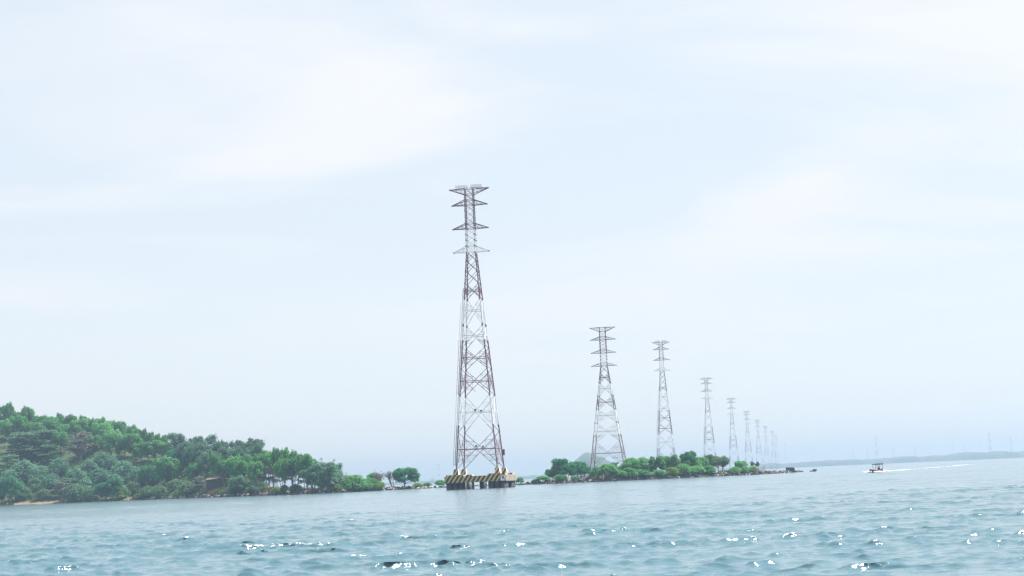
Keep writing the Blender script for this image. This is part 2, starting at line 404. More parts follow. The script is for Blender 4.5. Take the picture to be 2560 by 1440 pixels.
def sea_material():
    m, nt, p, out = mat_new('sea_water')
    L = nt.links
    p.inputs['IOR'].default_value = 1.333
    p.inputs['Specular IOR Level'].default_value = 0.5
    p.inputs['Roughness'].default_value = 0.12
    t = nt.nodes.new('ShaderNodeTexCoord')
    mp1 = nt.nodes.new('ShaderNodeMapping'); mp1.inputs['Scale'].default_value = (0.9, 2.0, 1); mp1.inputs['Rotation'].default_value = (0, 0, R(-14))
    L.new(t.outputs['Object'], mp1.inputs['Vector'])
    na = nt.nodes.new('ShaderNodeTexNoise'); na.noise_type = 'RIDGED_MULTIFRACTAL'; na.inputs['Scale'].default_value = 1.0; na.inputs['Detail'].default_value = 7; na.inputs['Roughness'].default_value = 0.6
    L.new(mp1.outputs[0], na.inputs['Vector'])
    nb = nt.nodes.new('ShaderNodeTexNoise'); nb.inputs['Scale'].default_value = 5.5; nb.inputs['Detail'].default_value = 3
    L.new(mp1.outputs[0], nb.inputs['Vector'])
    b1 = nt.nodes.new('ShaderNodeBump'); b1.inputs['Strength'].default_value = 1.0; b1.inputs['Distance'].default_value = 0.07
    L.new(na.outputs['Fac'], b1.inputs['Height'])
    b2 = nt.nodes.new('ShaderNodeBump'); b2.inputs['Strength'].default_value = 1.0; b2.inputs['Distance'].default_value = 0.022
    L.new(nb.outputs['Fac'], b2.inputs['Height']); L.new(b1.outputs[0], b2.inputs['Normal'])
    L.new(b2.outputs[0], p.inputs['Normal'])
    ca = nt.nodes.new('ShaderNodeAttribute'); ca.attribute_name = 'crest'       # ripples are steepest on the crests
    cs = nt.nodes.new('ShaderNodeMapRange'); cs.inputs['From Min'].default_value = 0.0; cs.inputs['From Max'].default_value = 1.2
    cs.inputs['To Min'].default_value = 0.009; cs.inputs['To Max'].default_value = 0.027
    L.new(ca.outputs['Fac'], cs.inputs['Value']); L.new(cs.outputs[0], b2.inputs['Distance'])
    fl = nt.nodes.new('ShaderNodeAttribute'); fl.attribute_name = 'fine_chop'
    fs = nt.nodes.new('ShaderNodeMapRange'); fs.inputs['To Min'].default_value = 0.018; fs.inputs['To Max'].default_value = 0.12
    L.new(fl.outputs['Fac'], fs.inputs['Value']); L.new(fs.outputs[0], b1.inputs['Distance'])
    # body colour of the water: green turbid patches
    nc = nt.nodes.new('ShaderNodeTexNoise'); nc.inputs['Scale'].default_value = 0.02; nc.inputs['Detail'].default_value = 3
    L.new(t.outputs['Object'], nc.inputs['Vector'])
    mx = nt.nodes.new('ShaderNodeMixRGB'); mx.inputs['Color1'].default_value = (0.052, 0.105, 0.130, 1); mx.inputs['Color2'].default_value = (0.064, 0.124, 0.150, 1)
    L.new(nc.outputs['Fac'], mx.inputs['Fac'])
    L.new(mx.outputs[0], p.inputs['Base Color'])
    # breaking crests
    fa = nt.nodes.new('ShaderNodeAttribute'); fa.attribute_name = 'foam'
    nf = nt.nodes.new('ShaderNodeTexNoise'); nf.inputs['Scale'].default_value = 4.0; nf.inputs['Detail'].default_value = 5; nf.inputs['Roughness'].default_value = 0.7
    L.new(t.outputs['Object'], nf.inputs['Vector'])
    ml = nt.nodes.new('ShaderNodeMath'); ml.operation = 'MULTIPLY_ADD'; ml.inputs[1].default_value = 1.2
    L.new(fa.outputs['Fac'], ml.inputs[0])
    sb = nt.nodes.new('ShaderNodeMath'); sb.operation = 'SUBTRACT'; sb.inputs[1].default_value = 1.15; L.new(nf.outputs['Fac'], sb.inputs[0])
    L.new(sb.outputs[0], ml.inputs[2])
    st = nt.nodes.new('ShaderNodeMapRange'); st.interpolation_type = 'SMOOTHSTEP'; st.inputs['From Min'].default_value = 0.0; st.inputs['From Max'].default_value = 0.3
    L.new(ml.outputs[0], st.inputs['Value'])
    fd = nt.nodes.new('ShaderNodeBsdfDiffuse'); fd.inputs['Color'].default_value = (0.82, 0.85, 0.86, 1)
    ms = nt.nodes.new('ShaderNodeMixShader')
    L.new(st.outputs[0], ms.inputs['Fac']); L.new(p.outputs[0], ms.inputs[1]); L.new(fd.outputs[0], ms.inputs[2])
    L.new(ms.outputs[0], out.inputs['Surface'])
    return m

M['sea'] = sea_material()
sea = link('sea', build_sea(), M['sea'])
tag(sea, 'choppy pale teal sea with small whitecaps', None, None, 'structure')

# ------------------------------------------------------------------ the land: headland, causeway, island
A_ = np.array
def lut(xs, ys):
    return lambda a: np.interp(a, xs, ys)
D_shore = lut([-500, 0, 200, 400, 500, 600, 700, 800, 900, 1080, 1110, 1200, 1325, 1400, 1524, 1740, 1910, 1960, 2006],
              [955, 930, 905, 870, 805, 745, 700, 670, 690, 738, 742, 735, 650, 645, 635, 658, 667, 690, 745])
D_crest = lut([-500, 0, 150, 300, 400, 500, 600, 700, 2100], [1120, 1080, 1060, 1020, 980, 920, 830, 725, 725])
H_crest = lut([-500, -200, 0, 150, 300, 400, 500, 600, 650, 700, 760], [52, 50, 45, 36, 29, 21, 14, 8, 4, 1.0, 0.0])
D_width = lut([-500, 400, 500, 600, 700, 800, 900, 1020, 1060, 1110, 1280, 1325, 1370, 1440, 1480, 1580, 1650, 1750, 1820, 1880, 1930, 2006],
              [330, 280, 220, 130, 50, 38, 30, 24, 14, 5, 5, 9, 45, 150, 225, 225, 150, 90, 55, 30, 12, 6])
H_low = lut([-500, 600, 800, 1020, 1060, 1110, 1280, 1330, 1380, 1560, 1780, 1880, 1930, 2006],
            [1.3, 1.4, 1.2, 1.0, 0.7, 0.35, 0.35, 0.6, 1.3, 1.8, 1.4, 1.2, 0.7, 0.3])

def smooth(t):
    t = np.clip(t, 0, 1); return t * t * (3 - 2 * t)
def land_z(a, D):
    a = np.asarray(a, float); D = np.asarray(D, float)
    ds, wd = D_shore(a), D_width(a)
    t = D - ds
    edge = np.minimum(t, wd - t)
    lo = -0.9 + (0.9 + H_low(a)) * smooth((edge + 3.0) / 9.0)
    up = D - ds - 6
    rise = smooth(up / np.maximum(D_crest(a) - ds - 6, 20)) ** 0.85
    fall = smooth((ds + wd - D) / np.maximum(ds + wd - D_crest(a), 20))
    hill = H_crest(a) * np.where(D < D_crest(a), rise, fall)
    bump = 0.18 * np.sin(a * 0.11 + D * 0.21) + 0.14 * np.sin(a * 0.37 - D * 0.33 + 1.0)
    return lo + hill + bump * smooth(edge / 6.0)

def build_land():
    cols = np.concatenate([np.arange(-500, 0, 20), np.arange(0, 2007, 3.0)])
    tt = np.concatenate([np.linspace(0, 0.3, 22), np.linspace(0.32, 1, 26)])
    V = []
    for a in cols:
        ds, wd = D_shore(a) - 3.5, D_width(a) + 7
        D = ds + tt * wd
        z = land_z(a, D)
        x1 = ground_x(a, 1000.0) / 1000.0
        V.append(np.stack([x1 * D, D, z], -1))
    V = np.concatenate(V)
    nr, nc = len(cols), len(tt)
    idx = np.arange(nr * nc).reshape(nr, nc)
    Q = np.stack([idx[:-1, :-1], idx[1:, :-1], idx[1:, 1:], idx[:-1, 1:]], -1).reshape(-1, 4)
    return new_mesh('land', V, Q, True)

def land_material():
    m, nt, p, out = mat_new('shore_ground'); L = nt.links
    p.inputs['Roughness'].default_value = 0.95; p.inputs['Specular IOR Level'].default_value = 0.15
    t = nt.nodes.new('ShaderNodeTexCoord'); s = nt.nodes.new('ShaderNodeSeparateXYZ'); L.new(t.outputs['Object'], s.inputs[0])
    n = nt.nodes.new('ShaderNodeTexNoise'); n.inputs['Scale'].default_value = 0.35; n.inputs['Detail'].default_value = 6; L.new(t.outputs['Object'], n.inputs['Vector'])
    n2 = nt.nodes.new('ShaderNodeTexNoise'); n2.inputs['Scale'].default_value = 0.06; n2.inputs['Detail'].default_value = 4; L.new(t.outputs['Object'], n2.inputs['Vector'])
    h = nt.nodes.new('ShaderNodeMath'); h.operation = 'MULTIPLY_ADD'; h.inputs[1].default_value = 2.2; L.new(n2.outputs['Fac'], h.inputs[0])
    sb = nt.nodes.new('ShaderNodeMath'); sb.operation = 'SUBTRACT'; sb.inputs[1].default_value = 1.1; L.new(s.outputs['Z'], sb.inputs[0])
    L.new(sb.outputs[0], h.inputs[2])
    r = nt.nodes.new('ShaderNodeValToRGB'); e = r.color_ramp.elements
    e[0].position = 0.0; e[0].color = (0.07, 0.06, 0.055, 1)
    e[1].position = 1.0; e[1].color = (0.075, 0.10, 0.045, 1)
    for pos, c in ((0.12, (0.12, 0.10, 0.09)), (0.17, (0.27, 0.20, 0.14)), (0.40, (0.22, 0.17, 0.11)), (0.52, (0.12, 0.13, 0.06))):
        x = e.new(pos); x.color = (*c, 1)
    mr = nt.nodes.new('ShaderNodeMapRange'); mr.inputs['From Min'].default_value = -0.2; mr.inputs['From Max'].default_value = 3.2
    L.new(h.outputs[0], mr.inputs['Value']); L.new(mr.outputs[0], r.inputs[0])
    mx = nt.nodes.new('ShaderNodeMixRGB'); mx.blend_type = 'MULTIPLY'; mx.inputs['Fac'].default_value = 0.6
    L.new(r.outputs[0], mx.inputs['Color1']); L.new(n.outputs['Color'], mx.inputs['Color2'])
    L.new(mx.outputs[0], p.inputs['Base Color'])
    b = nt.nodes.new('ShaderNodeBump'); b.inputs['Strength'].default_value = 0.8; b.inputs['Distance'].default_value = 0.5
    L.new(n.outputs['Fac'], b.inputs['Height']); L.new(b.outputs[0], p.inputs['Normal'])
    return m
M['land'] = land_material()
land = link('land', build_land(), M['land'])
tag(land, 'sandy shore of the wooded headland and its low rocky island', None, None, 'structure')

# ------------------------------------------------------------------ far shore and far hill
def ridge(name, D, depth, x0, x1, prof, step, label, seed, rough=2.0):
    g = np.random.default_rng(seed)
    xs = np.arange(x0, x1 + step, step)
    base = prof(xs)
    nz = np.zeros_like(xs)
    for lam, a in ((900, 0.8), (330, 0.9), (140, 0.8), (70, 0.8), (38, 0.7), (22, 0.5)):
        nz += a * np.sin(xs * 2 * math.pi / lam + g.uniform(0, 6.28)) * np.sin(xs * 2 * math.pi / (lam * 2.7) + g.uniform(0, 6.28))
    nz += g.normal(0, 0.35, len(xs))
    top = np.maximum(base + rough * nz * np.clip(base / 10, 0.1, 1), 0.4)
    rows = [(0.0, -0.9), (0.02, 0.72), (0.10, 0.9), (0.45, 1.0), (0.8, 0.8), (1.0, -0.9)]
    V = []
    for f, h in rows:
        z = np.where(h < 0, -0.9, top * h + (g.normal(0, 0.5, len(xs)) * np.clip(base / 12, 0, 1) if 0 < h < 1 else 0))
        V.append(np.stack([xs, np.full_like(xs, D + f * depth) + 25 * np.sin(xs / 170.0 + seed), z], -1))
    V = np.concatenate(V); n = len(xs); k = len(rows)
    idx = np.arange(n * k).reshape(k, n)
    Q = np.stack([idx[:-1, :-1], idx[:-1, 1:], idx[1:, 1:], idx[1:, :-1]], -1).reshape(-1, 4)
    o = link(name, new_mesh(name, V, Q, False), M['hill'])
    return tag(o, label, None, None, 'structure')

gx = lambda px, D: ground_x(px, D)
D_F = 5600.0
fx = [gx(p, D_F) for p in (-900, 700, 900, 1300, 1440, 1700, 1900, 1990, 2100, 2150, 2153, 2170, 2215, 2222, 2300, 2400, 2560, 3300)]
fz = [9, 9, 8.5, 9, 9, 9, 13, 15.5, 15, 19, 22, 16.5, 18, 19, 16.5, 17.5, 17, 17]
ridge('far_shore', D_F, 500, gx(-900, D_F), gx(3300, D_F), lut(fx, fz), 7.0, 'low blue wooded far shore along the horizon', 3, 3.0)
D_H = 3900.0
hx = [gx(p, D_H) for p in (1340, 1405, 1428, 1445, 1466, 1480, 1500, 1522, 1545, 1570, 1640)]
hz = [0.5, 3.2, 22.5, 38, 53, 56, 49, 39, 25, 9, 0.5]
ridge('far_hill', D_H, 420, hx[0], hx[-1], lut(hx, hz), 4.0, 'blue pointed hill in the haze behind the second pylon', 5, 1.0)

# ------------------------------------------------------------------ pylons
PHI = R(-9.0)                       # the line of pylons runs away to the right
def pylon_parts(root, z_nodes, z_body, arms, w_base, w_waist, w_top, mat, detail, rail=True, ladder=True, has_h=None):
    """z_nodes: heights of the tapering panels' nodes from 0 to the waist; z_body: nodes of the straight body up to the top"""
    z_w, z_t = z_nodes[-1], z_body[-1]
    def hw(z):
        if z <= z_w: return (w_base + (w_waist - w_base) * z / z_w) / 2
        return (w_waist + (w_top - w_waist) * (z - z_w) / (z_t - z_w)) / 2
    C4 = [(-1, -1), (1, -1), (1, 1), (-1, 1)]
    def P(c, z): h = hw(z); return Vector((c[0] * h, c[1] * h, z))
    for c in C4:
        mb = MB(); zs = [0.0, z_nodes[len(z_nodes) // 2], z_w, z_t]
        mb.tube([P(c, z) for z in zs], [0.20, 0.175, 0.15, 0.13], 4)
        for z in (z_nodes[1:-1] if detail else []):            # gussets at the nodes
            p = P(c, z); mb.box((p.x - c[0] * 0.06, p.y - c[1] * 0.06, z), (0.46, 0.46, 0.75), 1)
        for z in (z_body[:-1] if detail else []):
            p = P(c, z); mb.box((p.x - c[0] * 0.03, p.y - c[1] * 0.03, z), (0.40, 0.40, 0.40), 1)
        mb.build('leg', [mat, M['steel']], root)
    faces = [(C4[i], C4[(i + 1) % 4]) for i in range(4)]
    joined = MB()
    for i in range(len(z_nodes) - 1):
        za, zb = z_nodes[i], z_nodes[i + 1]
        big = (has_h is None) or (i < has_h)
        for (c, d) in faces:
            A, B, Cc, Dd = P(c, za), P(d, za), P(c, zb), P(d, zb)
            wa, wb = (A - B).length, (Cc - Dd).length
            zx = za + (zb - za) * wa / (wa + wb)                # where the two diagonals cross
            Lx, Rx = P(c, zx), P(d, zx); X = (Lx + Rx) / 2
            th = 0.125 if big else 0.115
            if detail:
                MB().bar(A, Dd, th).build('diagonal_brace', mat, root)
                MB().bar(B, Cc, th).build('diagonal_brace', mat, root)
            else:
                joined.bar(A, Dd, th); joined.bar(B, Cc, th)
            if big:
                if detail: MB().bar(Lx, Rx, 0.15).build('horizontal_strut', mat, root)
                else: joined.bar(Lx, Rx, 0.17)
                for (leg, other, start) in ((c, d, 0), (d, c, 1)):
                  sb = MB() if detail else joined
                  if True:
                    for half, (pz, pd) in enumerate(((za, P(leg, za)), (zb, P(leg, zb)))):
                        fr = [0.5] if not (i == 0 and half == 0) else [0.36, 0.68]
                        pts = []
                        for q in fr:
                            dpt = pd.lerp(X, q); lpt = P(leg, dpt.z)
                            sb.bar(lpt, dpt, 0.075); pts.append((lpt, dpt))
                        lpt, dpt = pts[-1]
                        hpt = P(leg, zx).lerp(X, (dpt - lpt).length / max((P(leg, zx) - X).length, .01))
                        if detail:
                            sb.bar(dpt, hpt, 0.055); sb.bar(lpt, hpt, 0.055)
                            sb.bar(dpt, P(leg, zx), 0.06)
                            if len(pts) > 1: sb.bar(pts[0][1], P(leg, pts[1][0].z), 0.07); sb.bar(pts[0][0], pts[1][1], 0.07)
                  if detail: sb.build('secondary_bracing', mat, root)
    if not detail: joined.build('lattice', mat, root)
    bd = MB() 
    zz = [z_w] + list(z_body)
    for i in range(len(zz) - 1):
        if detail: bd = MB()
        for (c, d) in faces:
            A, B, Cc, Dd = P(c, zz[i]), P(d, zz[i]), P(c, zz[i + 1]), P(d, zz[i + 1])
            bd.bar(A, Dd, 0.085); bd.bar(B, Cc, 0.085)
        if detail: bd.build('body_bracing', mat, root)
    if not detail: bd.build('body_lattice', mat, root)
    for (z_in_hi, z_in_lo, z_tip, reach, thick) in arms:
        for s in (-1, 1):
            mb = MB(); tip = Vector((s * reach, 0, z_tip))
            for v in (-1, 1):
                hi = P((s, v), z_in_hi); lo = P((s, v), z_in_lo)
                tp = tip + Vector((0, v * 0.18, 0))
                mb.bar(hi, tp, thick); mb.bar(lo, tp, thick)
                for q in (0.28, 0.58):
                    a, b = hi.lerp(tp, q), lo.lerp(tp, q)
                    mb.bar(a, b, 0.08)
                mb.bar(hi, lo.lerp(tp, 0.28), 0.07); mb.bar(hi.lerp(tp, 0.28), lo.lerp(tp, 0.58), 0.07)
            for q in (0.0, 0.28, 0.58, 1.0):
                for zi in (z_in_hi, z_in_lo):
                    a = P((s, -1), zi).lerp(tip + Vector((0, -.18, 0)), q); b = P((s, 1), zi).lerp(tip + Vector((0, .18, 0)), q)
                    mb.bar(a, b, 0.08)
            mb.box((s * (reach - 0.12), 0, z_tip), (0.42, 0.55, 0.34), 1)
            mb.build('crossarm', [mat, M['steel']], root)
        mb = MB()
        for v in (-1, 1):
            for zi in (z_in_hi, z_in_lo): mb.bar(P((-1, v), zi), P((1, v), zi), 0.12)
        mb.build('arm_girdle', mat, root)
    if rail:
        for (xa, xb) in ((-3.75, -0.55), (0.55, 3.6)):
            mb = MB()
            for v in (-0.7, 0.7):
                for k in range(5):
                    x = xa + (xb - xa) * k / 4; mb.bar((x, v, z_t), (x, v, z_t + 0.98), 0.055)
                for zz_ in (0.50, 0.97): mb.bar((xa, v, z_t + zz_), (xb, v, z_t + zz_), 0.055)
            mb.build('railing', mat, root)
    if ladder:
        mb = MB(); z0, z1 = 1.0, z_nodes[-1] * 0.83
        for (off, dy_, top) in ((0.42, -0.25, z1), (0.42, 0.25, z1), (0.95, 0.0, z1 * 0.92)):
            a = P((-1, -1), z0) + Vector((-off, dy_, 0)); b = P((-1, -1), top) + Vector((-off, dy_, 0))
            mb.bar(a, b, 0.085)
        n = int((z1 - z0) / (0.6 if detail else 2.4))
        for k in range(n):
            z = z0 + (z1 - z0) * (k + .5) / n; p = P((-1, -1), z)
            mb.bar(p + Vector((-.42, -.25, 0)), p + Vector((-.42, .25, 0)), 0.045)
            if k % 3 == 0 and z < z1 * 0.92:
                mb.bar(p + Vector((-.42, -.25, 0)), p + Vector((-.95, 0, 0)), 0.045); mb.bar(p + Vector((-.42, .25, 0)), p + Vector((-.95, 0, 0)), 0.045)
            if k % 8 == 0: mb.bar(p, p + Vector((-.42, 0, 0)), 0.06)
        mb.build('ladder', mat, root)
    return P

Z0 = 5.6                             # tops of the concrete pedestals
def axis_z(py, base, top, D):        # height over the pedestals of a picture row on a pylon's axis
    t = (base[1] - py) / (base[1] - top[1])
    return at(base[0] + (top[0] - base[0]) * t, py, D).z - Z0

D1 = 506.0
b1, t1 = (1202.5, 1171.0), (1171.5, 472.0)
z1 = lambda py: axis_z(py, b1, t1, D1)
nod1 = [0.0] + [z1(y) for y in (1080, 988, 923, 870, 814, 747, 710, 679, 653, 630.5)]
bod1 = [z1(y) for y in (615.5, 601, 587, 572, 559, 544, 528, 513, 500, 486.5, 472)]
arms1 = [(z1(472), z1(486.5), z1(472.5), 5.65, 0.17), (z1(500), z1(513), z1(512.5), 5.1, 0.17), (z1(559), z1(572), z1(571.5), 5.15, 0.16), (z1(615.5), z1(630.5), z1(630), 5.15, 0.12)]
M['paint1'] = banded('red_white_bands', [z1(1066), z1(987), z1(852), z1(747), z1(632), z1(574)])
pos1 = at(b1[0], hor(b1[0]), D1)
pyl = thing('pylon', (pos1.x, D1, Z0), 'tall red and white lattice pylon on the striped sea platform, nearest of the line', 'pylon', 'line of lattice pylons running out to sea', PHI)
P1 = pylon_parts(pyl, nod1, bod1, arms1, 11.5, 2.5, 2.35, M['paint1'], True, has_h=7)
for k in (0, 1):                     # square plates where the wide braces cross
    z = z1(1026 if k else 1116); h = P1((1, 1), z).x
    for s in (-1, 1):
        MB().box((0, s * h, z), (0.62, 0.10, 0.62)).build('cross_plate', M['steel'], pyl)
mb = MB(); p = P1((-1, -1), z1(952)); mb.bar((p.x + 1.0, p.y, p.z + .3), (p.x + 4.2, p.y - .1, p.z - 3.2), 0.10); mb.build('loose_brace', M['paint1'], pyl)
mb = MB(); p = P1((1, 1), 3.2); mb.box((p.x + .35, p.y, 4.3), (0.55, 0.5, 1.7)); mb.build('cable_box', M['paint1'], pyl)

# second pylon: shorter and wider, on the island
D2 = 822.0
b2, t2 = (1523.5, 1169.0), (1510.0, 818.5)
z2 = lambda py: axis_z(py, b2, t2, D2)
nod2 = [0.0] + [z2(y) for y in (1104, 1057, 1023, 991, 957, 933, 915)]
bod2 = [z2(y) for y in (907, 899, 890.5, 882.5, 875, 866, 857, 849, 841.5, 830, 818.5)]
arms2 = [(z2(818.5), z2(829), z2(819), 5.7, 0.17), (z2(841.5), z2(849.5), z2(849), 5.75, 0.17), (z2(874.5), z2(882.5), z2(882), 5.75, 0.13), (z2(907), z2(915), z2(914.5), 5.8, 0.13)]
M['paint2'] = banded('red_white_bands_short', [z2(1088), z2(1024), z2(988), z2(957), z2(909), z2(884)])
pos2 = at(b2[0], hor(b2[0]), D2)
pyl2 = thing('pylon', (pos2.x, D2, Z0), 'shorter broad based lattice pylon rising out of the island trees, second of the line', 'pylon', 'line of lattice pylons running out to sea', PHI)
pylon_parts(pyl2, nod2, bod2, arms2, 15.2, 2.9, 2.65, M['paint2'], True, rail=False, ladder=False, has_h=6)

# the pylons beyond: the tall kind again, plainer with distance
far_specs = [(1668.5, 'third', 1654, 855), (1777.5, 'fourth', 1768.5, 946.5), (1837, 'fifth', 1829.5, 996.5), (1874, 'sixth', 1869, 1029), (1900, 'seventh', 1896, 1050.5), (1919, 'eighth', 1915, 1066), (1936, 'ninth', 1932, 1078), (1944, 'tenth', 1941, 1089), (1965, 'eleventh', 1963, 1110)]
far_desc = {'third': 'tall lattice pylon with rails on top behind the island trees, third of the line',
            'fourth': 'hazy lattice pylon behind the island trees, fourth of the line',
            'fifth': 'hazy lattice pylon behind the pale tree at the island end, fifth of the line',
            'sixth': 'pale lattice pylon above the rocky point, sixth of the line',
            'seventh': 'faint lattice pylon above the rocky point, seventh of the line',
            'eighth': 'faint lattice pylon far out at sea, eighth of the line',
            'ninth': 'very faint lattice pylon, ninth of the line, close beside the tenth',
            'tenth': 'very faint lattice pylon, tenth of the line, just behind the ninth',
            'eleventh': 'smallest faintest lattice pylon at the end of the line'}
proto3 = None
FAR_POS = []
for i, (px, nth, tx, ty) in enumerate(far_specs):
    D = min(np.arange(900, 9000, 4.0), key=lambda d: abs(at(tx, ty, d).z - Z0 - bod1[-1]))
    x = ground_x(px, D)
    FAR_POS.append((x, D, nth))
    if proto3 is None:
        proto3 = thing('pylon', (x, D, Z0), '', 'pylon', 'line of lattice pylons running out to sea', PHI)
        pylon_parts(proto3, nod1, bod1, arms1, 11.5, 2.5, 2.35, M['paint1'], False, has_h=7)
        o = proto3
    else:
        o = copy_tree(proto3); o.location = (x, D, Z0)
    o['label'] = far_desc[nth]

# pylons on the far shore, one mesh per part, smaller kinds scaled
shore_px = [(2193, 1092, 'taller grey pylon on the far shore above the motor boat', 1), (2477, 1083, 'taller grey pylon on the far shore towards the right edge', 1),
            (2135, 1129, 'tiny far shore pylon, first to the left of the boat', 0), (2170, 1126, 'small far shore pylon just left of the taller one above the boat', 0),
            (2236, 1121, 'small far shore pylon, first right of the taller one above the boat', 0), (2290, 1117, 'small far shore pylon, second right of the taller one above the boat', 0),
            (2383, 1113, 'small far shore pylon, left one of the close pair', 0), (2412, 1111, 'small far shore pylon, right one of the close pair', 0),
            (2530, 1095, 'grey far shore pylon, last before the right edge', 1), (1098, 1160, 'faint mast on the far shore left of the striped platform', 0)]
for px, pt, lab, big in shore_px:
    D = 5900.0 if big else 6400.0
    x = ground_x(px, D); topz = at(px, pt, D).z
    k = (topz - 6.0) / bod1[-1]
    o = copy_tree(proto3); o.location = (x, D, 6.0); o.scale = (k * (1.0 if big else 1.2), k * (1.0 if big else 1.2), k)
    o['label'] = lab; o['group'] = 'pylons on the far shore'
    o.rotation_euler = (0, 0, R(20 + 13 * (px % 5)))

# ------------------------------------------------------------------ platforms
PW = 17.3
def platform(loc, label, full=True, stripes_on=True, ped_w=11.5):
    root = thing('platform', loc, label, 'platform', 'concrete pylon platforms', PHI)
    st, sp, cc, cg = M['stripe_beam'], M['stripe_ped'], M['concrete'], M['concrete_grey']
    h = PW / 2
    bw = 3.0
    def striped_box(name, c, size, mats):     # faces: bottom, top, front, back, left, right
        mb = MB(); mb.box(c, size); me = mb.mesh(name)
        idx = [1, 1, 0, 0, 0, 1]
        me.polygons.foreach_set('material_index', np.array(idx, dtype=np.int32))
        return link(name, me, mats, root)
    zb, zt = 1.85, 3.55
    zc, hz_ = (zb + zt) / 2, zt - zb
    striped_box('beam', (0, -h + bw / 2, zc), (PW, bw, hz_), [st, cc])
    striped_box('beam', (0, h - bw / 2, zc), (PW, bw, hz_), [st, cc])
    for s in (-1, 1):
        ob = MB().box((s * (h - bw / 2), 0, zc), (bw - 0.01, PW - 2 * bw - 0.004, hz_)).build('beam', cc, root)
    for k in range(8 if full else 0):                   # ribs on the plain side
        y = -h + 1.2 + k * (PW - 2.4) / 7
        MB().box((h + 0.06, y, zc), (0.12, 0.55, hz_ - 0.1)).build('rib', cc, root)
    # one slab and one pedestal at each leg
    q = ped_w / 2
    for sx in (-1, 1):
        for sy in (-1, 1):
            cx, cy = sx * (q + 0.25), sy * (q + 0.2)
            lim = h - 0.35
            x0, x1 = (-lim, -lim + 4.9) if sx < 0 else (lim - 4.9, lim)
            y0, y1 = (-lim, -lim + 3.9) if sy < 0 else (lim - 3.9, lim)
            striped_box('slab', ((x0 + x1) / 2, (y0 + y1) / 2, zt + 0.24), (x1 - x0, y1 - y0, 0.48), [st, cc])
            b, t, z0, z1_ = 0.78, 0.56, zt + 0.48, Z0
            v = []
            for (hh, zz, ox) in ((b, z0, sx * 0.14), (t, z1_, 0.0)):
                for (ax, ay) in ((-1, -1), (1, -1), (1, 1), (-1, 1)): v.append((sx * q + ox + ax * hh, sy * q + ay * hh, zz))
            mbp = MB().add(v, [(0, 3, 2, 1), (4, 5, 6, 7), (0, 1, 5, 4), (2, 3, 7, 6), (3, 0, 4, 7), (1, 2, 6, 5)])
            me = mbp.mesh('pedestal'); me.polygons.foreach_set('material_index', np.array([1, 1, 0, 0, 0, 1], dtype=np.int32))
            link('pedestal', me, [sp, M['white']], root)
    # piles
    def pile(x, y, r=0.55):
        v = MB(); v.tube([(x, y, -3.0), (x, y, zb)], r, 12 if full else 6); v.build('pile', M['pile'], root, full)
    sp_ = 1.72 if full else 3.4
    n = 3 if full else 2
    for sx in (-1, 1):
        for sy in (-1, 1):
            for i in range(n):
                for j in range(n):
                    pile(sx * (h - 1.05 - i * sp_), sy * (h - 1.05 - j * sp_), 0.80)
    if full:
        for (x, y) in ((0.9, -0.45), (0.9, 0.55), (0.15, 0.1)): pile(x, y, 0.62)
        MB().box((0, 0, zc), (2.2, PW - 2 * bw - .1, hz_ - .2)).build('beam', cc, root)
    return root
plat = platform((pos1.x, D1, 0), 'concrete sea platform with yellow and black hazard stripes on dark piles')
plat2 = platform((pos2.x, D2, 0.0), 'striped concrete footing half hidden by bushes under the second pylon', False, ped_w=15.2)
nth_place = {'third': 'hidden behind trees under the third pylon'}
for (x, D, nth) in FAR_POS:
    if nth in ('sixth', 'seventh', 'eighth', 'ninth', 'tenth', 'eleventh'):
        pr = thing('platform', (x, D, 0), 'distant hazy sea platform under the %s pylon of the line' % nth, 'platform', 'concrete pylon platforms', PHI)
        MB().box((0, 0, 2.8), (PW, PW, 1.6)).build('beam', M['concrete'], pr)
        for sx in (-1, 1):
            for sy in (-1, 1):
                MB().tube([(sx * 6, sy * 6, -3), (sx * 6, sy * 6, 2.0)], 1.6, 8).build('pile', M['pile'], pr)
                MB().box((sx * 5.75, sy * 5.75, 4.6), (1.3, 1.3, 2.0)).build('pedestal', M['stripe_ped'], pr)

# crossed-out R sign on the corner of the platform's front
RM = Matrix.Rotation(PHI, 4, 'Z')
def on_plat(v): return Vector((pos1.x, D1, 0)) + (RM @ Vector(v))
sx_ = PW / 2 - 0.86
sg = thing('sign', on_plat((sx_, -PW / 2 - 0.06, 2.72)), 'square white sign with a crossed out black letter R on the platform corner', 'sign', None, PHI)
MB().box((0, 0, 0), (1.62, 0.06, 1.62)).build('board', M['white'], sg)
mb = MB()
for s in (-1, 1):
    mb.box((0, -0.045, s * 0.77), (1.62, 0.03, 0.09)); mb.box((s * 0.77, -0.045, 0), (0.09, 0.03, 1.44))
mb.build('border', M['redp'], sg)
MB().bar((-0.74, -0.075, 0.74), (0.74, -0.075, -0.74), 0.09).build('diagonal_bar', M['redp'], sg)
fc = bpy.data.curves.new('letter', 'FONT'); fc.body = 'R'; fc.size = 1.25; fc.align_x = 'CENTER'; fc.align_y = 'CENTER'; fc.extrude = 0.012; fc.offset = 0.035
tmp = bpy.data.objects.new('letter_curve', fc); COL.objects.link(tmp); bpy.context.view_layer.update()
lm = bpy.data.meshes.new_from_object(tmp.evaluated_get(bpy.context.evaluated_depsgraph_get())); bpy.data.objects.remove(tmp); lm.materials.clear()
fo = link('letter', lm, M['black'], sg); fo.rotation_euler = (math.pi / 2, 0, 0); fo.location = (0.06, -0.05, -0.02)
p = pyl.matrix_basis @ Vector((P1((1, -1), 1.0).x + 0.55, P1((1, -1), 1.0).y, 1.15))
ro = thing('warning_plate', p, 'small red framed plate hanging at a right hand leg of the nearest pylon', 'sign', None, PHI)
mb = MB()
